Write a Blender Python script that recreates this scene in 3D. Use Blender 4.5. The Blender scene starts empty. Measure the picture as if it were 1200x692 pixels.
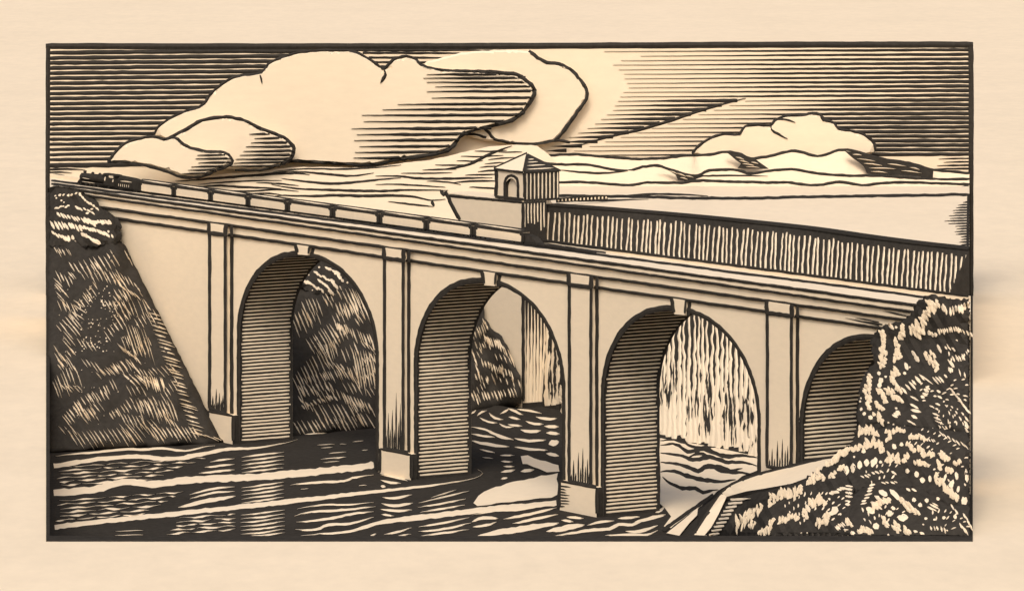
import bpy, math, random
from mathutils import Vector
from mathutils.bvhtree import BVHTree
from mathutils.geometry import delaunay_2d_cdt, tessellate_polygon

R = random.Random(7)
SC = bpy.context.scene
COL = SC.collection

# ------------------------------------------------------------------ view geometry
F = 6888.0            # focal length in picture units (1200 wide)
HZ = -333.0           # eye level in the picture
CH = 275.0            # height of the eye over the river
D0 = 2066.0           # distance of the bridge face on the centre line
NX, NY = -0.8325, -0.554      # outward normal of the bridge face
DX, DY = 0.554, -0.8325       # along the bridge, towards the near end

def at_depth(x, y, Y):
    return Vector(((x - 600) / F * Y, Y, CH - (y - HZ) / F * Y))
def on_z(x, y, Z):
    return at_depth(x, y, (CH - Z) * F / (y - HZ))
def face_depth(x, off=0.0):
    return (off + NY * D0) / (NX * (x - 600) / F + NY)
def on_face(x, y, off=0.0):
    return at_depth(x, y, face_depth(x, off))
def to_px(p):
    return (600 + F * p[0] / p[1], HZ + F * (CH - p[2]) / p[1])
S_END = [1e9, -1e9]
def bridge(s, off, z):
    if s > S_END[0]: s = min(s, s_px(1137.5, off))
    if s < S_END[1]: s = max(s, s_px(58.5, off))
    return Vector((DX * s + NX * off, D0 + DY * s + NY * off, z))
def s_of(p):
    return DX * p[0] + DY * (p[1] - D0)
def off_of(p):
    return NX * p[0] + NY * (p[1] - D0)
def s_px(x, off=0.0):
    return s_of(on_face(x, 300, off))
YAW = math.atan2(DY, DX)

# ------------------------------------------------------------------ materials
def material(name, col, var, scale, stretch=(1, 1, 1), rough=0.95, fleck=None):
    m = bpy.data.materials.new(name); m.use_nodes = True
    nt = m.node_tree; n = nt.nodes; L = nt.links
    b = n['Principled BSDF']
    b.inputs['Roughness'].default_value = rough
    b.inputs['Specular IOR Level'].default_value = 0.0
    geo = n.new('ShaderNodeNewGeometry')
    mp = n.new('ShaderNodeMapping'); mp.inputs['Scale'].default_value = stretch
    L.new(geo.outputs['Position'], mp.inputs['Vector'])
    nz = n.new('ShaderNodeTexNoise'); nz.inputs['Scale'].default_value = scale
    nz.inputs['Detail'].default_value = 5; nz.inputs['Roughness'].default_value = 0.65
    L.new(mp.outputs['Vector'], nz.inputs['Vector'])
    nz2 = n.new('ShaderNodeTexNoise'); nz2.inputs['Scale'].default_value = scale * 0.06
    nz2.inputs['Detail'].default_value = 2
    L.new(geo.outputs['Position'], nz2.inputs['Vector'])
    add = n.new('ShaderNodeMath'); add.operation = 'MULTIPLY_ADD'
    L.new(nz2.outputs['Fac'], add.inputs[0]); add.inputs[1].default_value = 0.5
    L.new(nz.outputs['Fac'], add.inputs[2])
    rp = n.new('ShaderNodeValToRGB')
    rp.color_ramp.elements[0].position = 0.40; rp.color_ramp.elements[1].position = 1.10 if False else 1.0
    lo = tuple(c * (1 - var) for c in col) + (1,); hi = tuple(min(1, c * (1 + var)) for c in col) + (1,)
    rp.color_ramp.elements[0].color = lo; rp.color_ramp.elements[1].color = hi
    L.new(add.outputs[0], rp.inputs['Fac'])
    out = rp.outputs['Color']
    if fleck:
        f = n.new('ShaderNodeTexNoise'); f.inputs['Scale'].default_value = fleck[0]; f.inputs['Detail'].default_value = 3
        L.new(geo.outputs['Position'], f.inputs['Vector'])
        r2 = n.new('ShaderNodeValToRGB'); r2.color_ramp.elements[0].position = fleck[1]; r2.color_ramp.elements[1].position = fleck[1] + .14
        r2.color_ramp.elements[0].color = (0, 0, 0, 1); r2.color_ramp.elements[1].color = (1, 1, 1, 1)
        L.new(f.outputs['Fac'], r2.inputs['Fac'])
        mx = n.new('ShaderNodeMixRGB'); mx.inputs['Color2'].default_value = fleck[2] + (1,)
        L.new(r2.outputs['Color'], mx.inputs['Fac']); L.new(out, mx.inputs['Color1']); out = mx.outputs['Color']
    L.new(out, b.inputs['Base Color'])
    return m

CREAM = (0.80, 0.675, 0.502)
INKC = (0.040, 0.036, 0.031)
M_paper = material('cream_paper', CREAM, 0.055, 0.22, (0.6, 0.25, 1))
M_stone = material('cream_stone', CREAM, 0.05, 0.35, (0.6, 0.6, 1.6))
M_cloud = material('cream_cloud', CREAM, 0.05, 0.25, (0.5, 1, 1.6))
M_foam = material('cream_foam', CREAM, 0.05, 0.3, (0.6, 0.3, 1))
M_leaf = material('cream_leaf', CREAM, 0.06, 0.5)
M_paint = material('cream_paint', CREAM, 0.05, 0.6)
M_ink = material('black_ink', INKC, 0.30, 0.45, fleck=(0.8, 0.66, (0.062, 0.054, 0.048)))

# ------------------------------------------------------------------ mesh building
class MB:
    def __init__(self):
        self.v = []; self.f = []; self.m = []; self.s = []
    def add(self, vs, fs, mat=0, smooth=False):
        o = len(self.v)
        self.v += [Vector(p) for p in vs]
        for f in fs:
            self.f.append([i + o for i in f]); self.m.append(mat); self.s.append(smooth)
    def quad(self, a, b, c, d, mat=0):
        self.add([a, b, c, d], [(0, 1, 2, 3)], mat)
    def hexa(self, lo, hi, mat=0, top=None):
        """prism between two polygons with the same number of corners"""
        n = len(lo)
        self.add(list(lo) + list(hi), [tuple(range(n - 1, -1, -1))] + [(i, (i + 1) % n, (i + 1) % n + n, i + n) for i in range(n)], mat)
        self.add(list(hi), [tuple(range(n))], mat if top is None else top)
    def box(self, c0, c1, mat=0, fn=None):
        x0, y0, z0 = c0; x1, y1, z1 = c1
        P = [(x0, y0), (x1, y0), (x1, y1), (x0, y1)]
        g = fn or (lambda x, y, z: Vector((x, y, z)))
        self.hexa([g(x, y, z0) for x, y in P], [g(x, y, z1) for x, y in P], mat)
    def cyl(self, a, b, r0, r1=None, n=14, mat=0):
        r1 = r0 if r1 is None else r1
        a = Vector(a); b = Vector(b); d = (b - a).normalized()
        u = d.orthogonal().normalized(); w = d.cross(u)
        A = [a + (u * math.cos(t) + w * math.sin(t)) * r0 for t in [2 * math.pi * i / n for i in range(n)]]
        B = [b + (u * math.cos(t) + w * math.sin(t)) * r1 for t in [2 * math.pi * i / n for i in range(n)]]
        self.hexa(A, B, mat)
    def bvh(self):
        return BVHTree.FromPolygons(self.v, self.f)
    def build(self, name, mats, parent=None, origin=None, local=False, label=None, cat=None, group=None, kind=None):
        me = bpy.data.meshes.new(name)
        if local:
            org = Vector((0, 0, 0))
        elif origin is not None:
            org = Vector(origin)
        elif parent is not None:
            org = Vector((0, 0, 0))
            p = parent
            while p is not None:
                org += p.location; p = p.parent
        else:
            xs = [p.x for p in self.v]; ys = [p.y for p in self.v]; zs = [p.z for p in self.v]
            org = Vector(((min(xs) + max(xs)) / 2, (min(ys) + max(ys)) / 2, min(zs)))
        me.from_pydata([tuple(p - org) for p in self.v], [], self.f)
        for m in mats: me.materials.append(m)
        me.polygons.foreach_set('material_index', self.m)
        me.polygons.foreach_set('use_smooth', self.s)
        me.update()
        o = bpy.data.objects.new(name, me); COL.objects.link(o)
        if parent is not None: o.parent = parent
        elif not local: o.location = org
        tag(o, label, cat, group, kind)
        return o

def tag(o, label=None, cat=None, group=None, kind=None):
    if label: o['label'] = label
    if cat: o['category'] = cat
    if group: o['group'] = group
    if kind: o['kind'] = kind

def empty(name, loc, label, cat, rz=0.0, group=None):
    o = bpy.data.objects.new(name, None); COL.objects.link(o)
    o.location = loc; o.rotation_euler = (0, 0, rz); o.empty_display_size = 2
    tag(o, label, cat, group)
    return o

# ---- carved line work: every line is a low ridge lying on the surface it belongs to
def resample(pts, step):
    out = []
    n = len(pts)
    def P(i):
        return pts[max(0, min(n - 1, i))]
    for i in range(n - 1):
        a, b, c, d = P(i - 1), P(i), P(i + 1), P(i + 2)
        L = math.hypot(c[0] - b[0], c[1] - b[1])
        k = max(1, int(L / step + .5))
        for j in range(k):
            t = j / k
            q = []
            for e in (0, 1):
                q.append(0.5 * (2 * b[e] + (c[e] - a[e]) * t + (2 * a[e] - 5 * b[e] + 4 * c[e] - d[e]) * t * t + (3 * b[e] - a[e] - 3 * c[e] + d[e]) * t ** 3))
            out.append(tuple(q))
    out.append(tuple(pts[-1][:2]))
    return out

def stroke(mb, fn, pts, w, mat=1, h=0.35, taper='lens', jit=0.22, step=6, straight=False, wob=0.0):
    if straight:
        q = []
        for i in range(len(pts) - 1):
            a, b = pts[i], pts[i + 1]
            k = max(1, int(math.hypot(b[0] - a[0], b[1] - a[1]) / step + .5))
            q += [(a[0] + (b[0] - a[0]) * j / k, a[1] + (b[1] - a[1]) * j / k) for j in range(k)]
        q.append(tuple(pts[-1][:2]))
    else:
        q = resample(pts, step)
        if len(q) < 4:
            q = resample(pts, max(.6, math.hypot(pts[-1][0] - pts[0][0], pts[-1][1] - pts[0][1]) / 5))
    n = len(q)
    if n < 2: return
    ln = [0.0]
    for i in range(1, n): ln.append(ln[-1] + math.hypot(q[i][0] - q[i - 1][0], q[i][1] - q[i - 1][1]))
    T = ln[-1] or 1
    vs = []; lat = 0.0
    for i in range(n):
        t = ln[i] / T
        a = q[max(0, i - 1)]; b = q[min(n - 1, i + 1)]
        dx, dy = b[0] - a[0], b[1] - a[1]; l = math.hypot(dx, dy) or 1
        nx, ny = -dy / l, dx / l
        if callable(w): ww = w(t)
        else: ww = w
        if mat == 1: ww *= 1.16
        if taper == 'lens': k = max(0.12, math.sin(math.pi * min(1, max(0, t))) ** 0.55)
        elif taper == 'l': k = max(0.06, min(1, t / 0.45) ** 0.8)
        elif taper == 'r': k = max(0.06, min(1, (1 - t) / 0.45) ** 0.8)
        elif taper == 'n': k = 0.75 if (i in (0, n - 1) and n > 2) else 1
        else: k = 1
        hw = ww * .5 * k * (1 + R.uniform(-jit, jit))
        lat = lat * .6 + R.uniform(-wob, wob)
        x, y = q[i][0] + nx * lat, q[i][1] + ny * lat
        hw2 = ww * .5 * k * (1 + R.uniform(-jit, jit))
        vs += [fn(x + nx * hw, y + ny * hw, 0.06), fn(x, y, h), fn(x - nx * hw2, y - ny * hw2, 0.06)]
    fs = []
    for i in range(n - 1):
        a = 3 * i
        fs += [(a, a + 3, a + 4, a + 1), (a + 1, a + 4, a + 5, a + 2)]
    mb.add(vs, fs, mat)

def row(mb, fn, a, b, n, d, w, mat=0, h=0.5, curve=0.012, taper='lens', jl=.25, jp=1.2):
    """n strokes whose starting points run from a to b"""
    for i in range(n):
        t = i / max(1, n - 1)
        x = a[0] + (b[0] - a[0]) * t + R.uniform(-jp, jp) * .8; y = a[1] + (b[1] - a[1]) * t + R.uniform(-jp, jp)
        k = 1 + R.uniform(-jl, jl)
        ex, ey = d[0] * k + R.uniform(-1, 1) * .4, d[1] * k
        c = curve * R.uniform(.3, 1.6)
        stroke(mb, fn, [(x, y), (x + ex * .5 + ey * c, y + ey * .5 - ex * c), (x + ex, y + ey)], w * R.uniform(.75, 1.2), mat, h, taper, step=4)

LEAN = [math.radians(58)]
def jag(mb, fn, spine, ws, mat=0, h=0.6, tooth=2.2):
    """leaf clump: narrow pointed leaves that all hang the same way, crowded along a spine"""
    for i in range(len(spine) - 1):
        a, b = spine[i], spine[i + 1]
        L = math.hypot(b[0] - a[0], b[1] - a[1]); k = max(2, int(L / 1.25))
        dx, dy = (b[0] - a[0]) / (L or 1), (b[1] - a[1]) / (L or 1)
        for j in range(k):
            t = (j + R.uniform(0, 1)) / k
            w = ws[i] + (ws[i + 1] - ws[i]) * t
            o = R.uniform(-.42, .42) * w
            x, y = a[0] + (b[0] - a[0]) * t - dy * o, a[1] + (b[1] - a[1]) * t + dx * o
            an = LEAN[0] + R.gauss(0, .22)
            ex, ey = math.cos(an), math.sin(an)
            l_ = max(3.0, w * .52) * R.uniform(.75, 1.25) + tooth * R.uniform(.1, .8)
            c = fn(x, y, h)
            def f2(X_, Y_, hh, c=c):
                return at_depth(X_, Y_, c.y - .5 + (h - hh) * 1.2)
            bow = R.uniform(-.7, .7)
            stroke(mb, f2, [(x - ex * l_, y - ey * l_), (x - ey * bow, y + ex * bow), (x + ex * l_, y + ey * l_)], R.uniform(3.0, 4.4), mat, h + R.uniform(-.05, .05), 'lens', .15, 3)

def dot(mb, fn, x, y, w, mat=0, h=.5):
    n = 6; a0 = R.uniform(0, 6)
    ring = []
    for i in range(n):
        r = w * .5 * R.uniform(.75, 1.2); t = a0 + 2 * math.pi * i / n
        ring.append(fn(x + math.cos(t) * r, y + math.sin(t) * r, .1))
    mb.add(ring + [fn(x, y, h)], [(i, (i + 1) % n, n) for i in range(n)], mat)

def patch(mb, fn, poly, mat=0, h=0.3, rough=1.0):
    q = []
    for i in range(len(poly)):
        a, b = poly[i], poly[(i + 1) % len(poly)]
        k = max(1, int(math.hypot(b[0] - a[0], b[1] - a[1]) / 6))
        for j in range(k):
            t = j / k
            q.append((a[0] + (b[0] - a[0]) * t + R.uniform(-rough, rough) * .5, a[1] + (b[1] - a[1]) * t + R.uniform(-rough, rough) * .5))
    tri = tessellate_polygon([[Vector((x, y, 0)) for x, y in q]])
    mb.add([fn(x, y, h) for x, y in q], tri, mat)
    n = len(q)
    mb.add([fn(x, y, h) for x, y in q] + [fn(x, y, .02) for x, y in q], [(i, (i + 1) % n, (i + 1) % n + n, i + n) for i in range(n)], mat)

def caster(mb):
    """surface function of an already built body: a point of the picture lands on the body it belongs to"""
    t = mb.bvh(); eye = Vector((0, 0, CH)); last = [None]
    def fn(x, y, h):
        d = at_depth(x, y, 1.0) - eye; d.normalize()
        hit = t.ray_cast(eye, d)
        if hit[0] is not None:
            last[0] = hit[3]
        return eye + d * ((last[0] or D0) - h * 1.4)
    return fn

def rough_outline(pts, step=4, amp=1.2, tooth=False):
    q = []
    for i in range(len(pts)):
        a, b = pts[i], pts[(i + 1) % len(pts)]
        k = max(1, int(math.hypot(b[0] - a[0], b[1] - a[1]) / step))
        l = math.hypot(b[0] - a[0], b[1] - a[1]) or 1
        nx, ny = (b[1] - a[1]) / l, -(b[0] - a[0]) / l
        for j in range(k):
            t = j / k
            o = R.uniform(-amp, amp)
            if tooth and j: o = amp * (1.0 if j % 2 else -.6) * R.uniform(.4, 1.4)
            q.append((a[0] + (b[0] - a[0]) * t + nx * o, a[1] + (b[1] - a[1]) * t + ny * o))
    return q

def relief(mb, outline, depth, front, back, Rr, mat=0, grid=9, bumps=None, smooth=True, ring=0):
    """a solid body with this outline: rounded towards the eye by front metres, away from it by back metres"""
    n = len(outline)
    def dist(x, y):
        best = 1e9
        for i in range(n):
            ax, ay = outline[i]; bx, by = outline[(i + 1) % n]
            dx, dy = bx - ax, by - ay; L = dx * dx + dy * dy or 1e-9
            t = max(0, min(1, ((x - ax) * dx + (y - ay) * dy) / L))
            d = (ax + dx * t - x) ** 2 + (ay + dy * t - y) ** 2
            if d < best: best = d
        return math.sqrt(best)
    def inside(x, y):
        c = False; j = n - 1
        for i in range(n):
            xi, yi = outline[i]; xj, yj = outline[j]
            if (yi > y) != (yj > y) and x < (xj - xi) * (y - yi) / (yj - yi) + xi: c = not c
            j = i
        return c
    P = [Vector(p) for p in outline]
    if ring:
        for i in range(n):
            ax, ay = outline[i - 1]; bx, by = outline[(i + 1) % n]; l = math.hypot(bx - ax, by - ay) or 1
            for s_ in (1, -1):
                qx, qy = outline[i][0] - (by - ay) / l * ring * s_, outline[i][1] + (bx - ax) / l * ring * s_
                if inside(qx, qy) and dist(qx, qy) > ring * .8: P.append(Vector((qx, qy)))
    x0 = min(p[0] for p in outline); x1 = max(p[0] for p in outline); y0 = min(p[1] for p in outline); y1 = max(p[1] for p in outline)
    y = y0 + grid * .5; k = 0
    while y < y1:
        x = x0 + (grid * .5 if k % 2 else grid)
        while x < x1:
            if inside(x, y) and dist(x, y) > max(grid * .4, ring * 1.6): P.append(Vector((x, y)))
            x += grid
        y += grid * .87; k += 1
    vo, _, fo, _, _, _ = delaunay_2d_cdt(P, [], [list(range(n))], 1, 1e-4)
    F_ = []; B_ = []; bi = []
    for v in vo:
        d = dist(v.x, v.y)
        e = 1 - min(d / Rr, 1); f = math.sqrt(max(0, 1 - e * e))
        dd = depth(v.x, v.y)
        b = bumps(v.x, v.y) * f if bumps else 0
        F_.append(at_depth(v.x, v.y, dd - front * f + b)); B_.append(at_depth(v.x, v.y, dd + back * f)); bi.append(d < 1e-3)
    nv = len(vo)
    fs = []
    for f in fo:
        f = list(f); fs.append(tuple(f)); fs.append(tuple(i if bi[i] else i + nv for i in reversed(f)))
    mb.add(F_ + B_, fs, mat, smooth)

def interp(x, tab):
    if x <= tab[0][0]: return tab[0][1]
    for (a, ya), (b, yb) in zip(tab, tab[1:]):
        if x <= b: return ya + (yb - ya) * (x - a) / (b - a)
    return tab[-1][1]

# ================================================================== SETTING
ZG = 30.0                         # the cream sheet in front lies above the river like a plateau
YF, YB = 1745.0, 2495.0           # near and far edge of the valley cut into it
XL, XR = 54.0, 1140.0
def gx(px, Y): return (px - 600) / F * Y
g = MB()
a, b = (gx(XL, YF), YF), (gx(XR, YF), YF)
c, d = (gx(XR, YB), YB), (gx(XL, YB), YB)
V = lambda p, z=ZG: Vector((p[0], p[1], z))
E = 6000
o1, o2, o3, o4 = (-E, 100), (E, 100), (E, 16000), (-E, 16000)
g.quad(V(o1), V(o2), V(b), V(a)); g.quad(V(o2), V(o3), V(c), V(b)); g.quad(V(o3), V(o4), V(d), V(c)); g.quad(V(o4), V(o1), V(a), V(d))
for p, q in ((a, b), (b, c), (c, d), (d, a)):
    g.quad(V(p), V(q), V(q, -4), V(p, -4))
g.build('ground', [M_paper], kind='structure')

k = MB()                          # dark kerb round the cut
def strip(p, q, r, s, z0, z1):
    k.hexa([V(p, z0), V(q, z0), V(r, z0), V(s, z0)], [V(p, z1), V(q, z1), V(r, z1), V(s, z1)], 1)
yi = (CH - ZG) * F / (628.5 - HZ)
ai, bi_ = (gx(XL + 4.2, YF), YF), (gx(XR - 4.5, YF), YF)
ai2, bi2 = (gx(XL + 4.2, YB), YB), (gx(XR - 4.5, YB), YB)
strip((gx(XL, YF), YF), (gx(XR, YF), YF), (gx(XR, yi), yi), (gx(XL, yi), yi), ZG - 6, ZG + .35)
strip((gx(XL, yi), yi), (gx(XL + 4.2, yi), yi), ai2, (gx(XL, YB), YB), ZG - 6, ZG + .3)
strip((gx(XR - 4.5, yi), yi), (gx(XR, yi), yi), (gx(XR, YB), YB), bi2, ZG - 6, ZG + .3)
k.build('kerb', [M_paper, M_ink], kind='structure')

# ---- sky: the backdrop with its engraved lines
YS = 2485.0
sky = MB()
def sk(x, y, h): return at_depth(x, y, YS - h)
def panel(mb, x0, y0, x1, y1, Y0, Y1, mat):
    lo = [at_depth(x0, y1, Y0), at_depth(x1, y1, Y0)]; hi = [at_depth(x0, y0, Y0), at_depth(x1, y0, Y0)]
    off = Vector((0, Y1 - Y0, 0))
    mb.hexa([lo[0], lo[1], lo[1] + off, lo[0] + off], [hi[0], hi[1], hi[1] + off, hi[0] + off], mat)
panel(sky, XL, 51.5, XR, 430, YS, YS + 8, 0)
stroke(sky, sk, [(XL - .5, 54.2), (300, 54.6), (600, 54.0), (900, 52.6), (XR + .5, 52.4)], 6.4, 1, .8, 'n', .06, 14)
stroke(sky, sk, [(56.4, 52), (56, 200), (56.4, 430)], 4.6, 1, .8, 'n', .1, 12)
stroke(sky, sk, [(1137.6, 51), (1138, 130), (1137.6, 430)], 5.4, 1, .8, 'n', .1, 12)
# left part
y = 61.0; i = 0
while y < 192:
    xe = interp(y, [(58, 360), (62, 345), (72, 325), (85, 310), (95, 285), (125, 250), (140, 220), (160, 190), (175, 160), (192, 135)]) + 14
    wd = 4.3 - (y - 60) / 130 * .9
    stroke(sky, sk, [(57, y + 1.2), (120, y + .4), (200, y - .2), (xe, y - 1.2)], wd, 1, .5, 'n', .14, 9, wob=.12)
    y += 5.95; i += 1
for y, x0, x1, w in ((194, 57, 172, 4.5), (198.5, 57, 100, 2.4), (202, 57, 84, 1.6), (205, 57, 76, 1.8), (208, 57, 78, 1.6), (211, 57, 72, 1.8), (214, 57, 80, 2), (217, 57, 90, 3.2)):
    stroke(sky, sk, [(x0, y), ((x0 + x1) / 2, y - .4), (x1, y + .4)], w, 1, .5, 'r')
# between the clouds at the top
for y, x0, x1, w in ((62, 425, 560, 2.6), (67.5, 432, 548, 2.4), (73, 437, 566, 2.2), (78.5, 440, 565, 3), (61, 300, 352, 3), (58.5, 392, 600, 3)):
    stroke(sky, sk, [(x0, y), ((x0 + x1) / 2, y + .3), (x1, y + .6)], w, 1, .5, 'r')
# right part
tabs = [(60, 708), (65, 752), (71, 726), (77.5, 716), (84, 732), (90, 731), (96, 734), (101.5, 738), (106.5, 732), (111, 726), (116, 728), (121, 720), (126.5, 721), (131.5, 716), (137, 706), (142, 703), (146.5, 694), (151, 687), (155.5, 677), (160, 668), (164.5, 660), (168.5, 652), (173, 640)]
def diag(y): return 690 + (169 - y) * (182 / 53.0)
y = 60.0
while y < 196:
    x0 = interp(y, tabs)
    g1 = y > 117
    thick = interp(y, [(60, 3.0), (100, 3.4), (140, 3.2), (175, 2.4), (196, 2.0)])
    wf = lambda t: thick * (.35 + .75 * t)
    if not g1:
        stroke(sky, sk, [(x0, y + .4), (850, y), (1000, y - .8), (1136, y - 1.5)], wf, 1, .5, 'l', .14, 9, wob=.12)
    else:
        xd = diag(y)
        if xd > x0 + 12:
            stroke(sky, sk, [(x0, y + .3), ((x0 + xd) / 2, y), (xd, y - .4)], lambda t: 1.2 + 2.8 * t, 1, .5, 'l', .14, 7)
        xs = max(xd + 9, 650)
        xe = 1136
        if y > 186: xe = 900
        stroke(sky, sk, [(xs, y), (xs + 120, y - .4), (xs + (xe - xs) * .6, y - .8), (xe, y - 1.2)], lambda t: 1.7 + 2.1 * min(1, t * 1.3), 1, .5, 'l', .14, 9, wob=.12)
    y += 5.3
stroke(sky, sk, [(676, 171), (715, 160), (750, 152), (790, 140), (830, 127), (874, 115)], 3.2, 1, .6, 'lens', .2)
for y, x0, x1, w in ((186, 1100, 1136, 1.6), (190, 1106, 1136, 1.8), (194, 1098, 1136, 2), (198, 1092, 1136, 2), (203, 1096, 1136, 2.2)):
    stroke(sky, sk, [(x0, y), (x1, y - .5)], w, 1, .5, 'l')
sky.build('sky', [M_paper, M_ink], kind='structure')

# ---- hills: overlapping ridges beyond the lake
hills = MB()
def ridge(pts, Yk, lines, w=2.8, foot=34):
    Yk = 2485 - (2485 - Yk) * .5
    q = resample(pts, 6)
    q = [(x, y + R.uniform(-.35, .35)) for x, y in q]
    crest = [at_depth(x, y, Yk) for x, y in q]
    n = len(q)
    fr = [at_depth(x, y + foot, Yk - 6) for x, y in q]; bk = [at_depth(x, y + foot, Yk + 3) for x, y in q]
    hills.add(crest + fr + bk, [(i, i + 1, n + i + 1, n + i) for i in range(n - 1)] + [(i + 1, i, 2 * n + i, 2 * n + i + 1) for i in range(n - 1)] + [(0, n, 2 * n), (n - 1, 3 * n - 1, 2 * n - 1)], 0)
    def fn(x, y, h):
        c = interp(x, q)
        t = (y - c) / foot
        return at_depth(x, y, Yk - 6 * max(0, t) - h)
    for l in lines:
        if l is True:
            stroke(hills, fn, [(x, y + 1) for x, y in pts], w, 1, .5, 'n', .2, 5, wob=.25)
        else:
            stroke(hills, fn, [(x, y) for x, y in l[0]], l[1], 1, .5, l[2] if len(l) > 2 else 'lens', .2, 5, wob=.2)
R1 = [(634, 181.6), (672, 180), (716, 183), (745, 185), (773, 184.5), (802, 181.6), (831, 180), (851, 177), (869, 180), (880, 184.5), (903, 181.6), (932, 176), (958, 181.6), (987, 174.4), (1004, 177), (1030, 184.5), (1065, 190), (1094, 197.5), (1136, 202)]
def darkslope(poly, n, dx, dy):
    L = []
    return L
ridge(R1, 2470, [True])
R2 = [(634, 190), (658, 191.7), (687, 191.7), (716, 197.5), (736, 199), (753, 194.6), (770.5, 193), (785, 197.5), (814, 205), (831, 199), (860, 197.5), (880, 202), (903, 199), (932, 197.5), (958, 202), (996, 204.7), (1024, 204.7), (1060, 207), (1094, 209), (1136, 209)]
ridge(R2, 2457, [True])
ridge([(634, 199), (655, 199), (701, 203), (736, 200), (760, 203), (822, 206), (865, 205), (900, 207), (1000, 209), (1136, 212)], 2450, [([(655, 199), (701, 203), (736, 200)], 2.4), ([(796, 206), (822, 206), (865, 205.5), (900, 206)], 2)])
ridge([(634, 213), (656, 213), (672, 212), (695, 213), (736, 216), (759, 213), (799, 213), (820, 210.5), (860, 212), (900, 213), (923, 213), (955, 216), (984, 212), (1010, 216), (1039, 213), (1082, 213), (1136, 214.9)], 2441, [True])
ridge([(634, 220.6), (655, 220.6), (695, 222), (721, 225), (762, 222), (802, 225), (831, 226), (860, 223.5), (889, 220.6), (932, 220.6), (958, 223.5), (1010, 220.6), (1097, 220.6), (1136, 218)], 2432, [True])
shore = [(634, 229), (656, 228.5), (716, 229.5), (760, 230), (802, 231.5), (900, 231), (1010, 229), (1136, 227.5)]
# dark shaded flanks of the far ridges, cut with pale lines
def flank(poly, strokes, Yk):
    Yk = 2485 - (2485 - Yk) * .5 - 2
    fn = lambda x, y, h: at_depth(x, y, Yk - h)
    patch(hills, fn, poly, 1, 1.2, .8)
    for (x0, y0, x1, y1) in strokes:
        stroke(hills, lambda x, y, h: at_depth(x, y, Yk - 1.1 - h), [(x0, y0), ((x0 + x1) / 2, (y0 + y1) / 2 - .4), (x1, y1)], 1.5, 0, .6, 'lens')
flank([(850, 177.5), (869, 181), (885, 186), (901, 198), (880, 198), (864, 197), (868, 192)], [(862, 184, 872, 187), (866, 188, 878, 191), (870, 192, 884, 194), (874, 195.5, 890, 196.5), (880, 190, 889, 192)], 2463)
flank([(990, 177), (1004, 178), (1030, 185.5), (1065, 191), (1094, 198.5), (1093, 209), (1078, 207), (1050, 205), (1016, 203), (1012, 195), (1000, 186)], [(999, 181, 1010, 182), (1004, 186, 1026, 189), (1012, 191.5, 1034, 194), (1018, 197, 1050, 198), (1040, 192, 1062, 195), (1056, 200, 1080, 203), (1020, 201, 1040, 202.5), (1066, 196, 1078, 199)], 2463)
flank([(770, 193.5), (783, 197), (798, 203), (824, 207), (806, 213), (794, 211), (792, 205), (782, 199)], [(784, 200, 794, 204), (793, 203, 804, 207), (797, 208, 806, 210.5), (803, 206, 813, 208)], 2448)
# left group: one long slope with its contour lines
LL = [([(205, 212), (225, 211), (250, 209), (300, 205), (345, 200)], 2.6), ([(232, 216), (260, 213.5), (330, 211)], 1.8), ([(225, 220), (254, 217.5), (280, 219), (330, 221)], 2.4), ([(300, 206.5), (325, 203.5), (345, 203), (363, 204.5)], 2.4), ([(320, 201), (352, 198), (392, 198), (430, 197), (470, 193)], 2.0),
      ([(340, 201), (363, 202), (392, 205), (415, 206), (438, 202)], 2.4), ([(520, 198), (545, 194), (560, 188), (575, 180), (600, 171)], 3.2), ([(540, 183), (562, 183.5), (590, 182)], 1.6), ([(535, 188), (556, 189), (566, 188)], 1.5), ([(510, 193), (530, 193.5), (552, 193)], 1.7), ([(495, 199), (535, 198)], 1.6), ([(556, 177), (574, 177.5), (594, 176)], 1.6), ([(572, 187), (604, 184)], 1.6), ([(568, 192), (590, 190)], 1.5), ([(562, 196), (586, 194)], 1.5), ([(584, 178), (612, 178)], 1.5), ([(470, 203), (505, 203), (530, 202)], 1.6),
      ([(330, 209), (340, 210.5), (363, 213), (392, 215), (420, 213), (444, 210.5), (470, 208)], 2.8), ([(440, 206), (470, 206.5), (493, 209), (537, 209), (577, 208)], 2.6), ([(560, 201), (572, 200), (586, 199)], 2), ([(530, 214), (560, 212), (585, 212)], 2.2), ([(545, 205), (584, 204)], 1.8), ([(500, 212), (525, 213.5), (540, 216)], 1.8),
      ([(318, 216), (349, 221), (392, 222.5), (436, 224), (479, 222.5), (525, 223)], 2.8), ([(255, 223), (290, 224), (322, 222), (350, 224)], 2), ([(300, 214), (322, 215), (350, 217)], 1.8), ([(550, 219), (566, 220), (586, 221)], 2), ([(440, 216), (470, 216), (500, 218), (522, 219)], 1.8),
      ([(318, 231), (330, 229), (363, 229.8), (400, 229), (430, 229.8), (460, 229), (482, 230), (505, 234.5), (522, 233)], 3.2), ([(290, 227), (310, 226.5), (330, 228)], 2), ([(455, 236), (480, 239), (508, 242)], 2), ([(506, 235), (508.5, 242)], 3.4), ([(516, 222), (520, 228), (523, 226)], 4), ([(532, 226.5), (560, 227), (584, 228.5)], 2), ([(540, 231), (565, 232), (586, 234)], 2.6)]
ridge([(190, 214), (225, 209), (260, 204), (300, 201), (345, 196), (392, 196), (436, 196), (470, 191), (505, 187), (545, 178), (580, 171), (622, 170), (634, 174), (648, 186), (662, 200)], 2466, [(p_, w_, 'lens') for p_, w_ in LL], foot=80)
hills.build('hills', [M_stone, M_ink], kind='structure')

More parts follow.
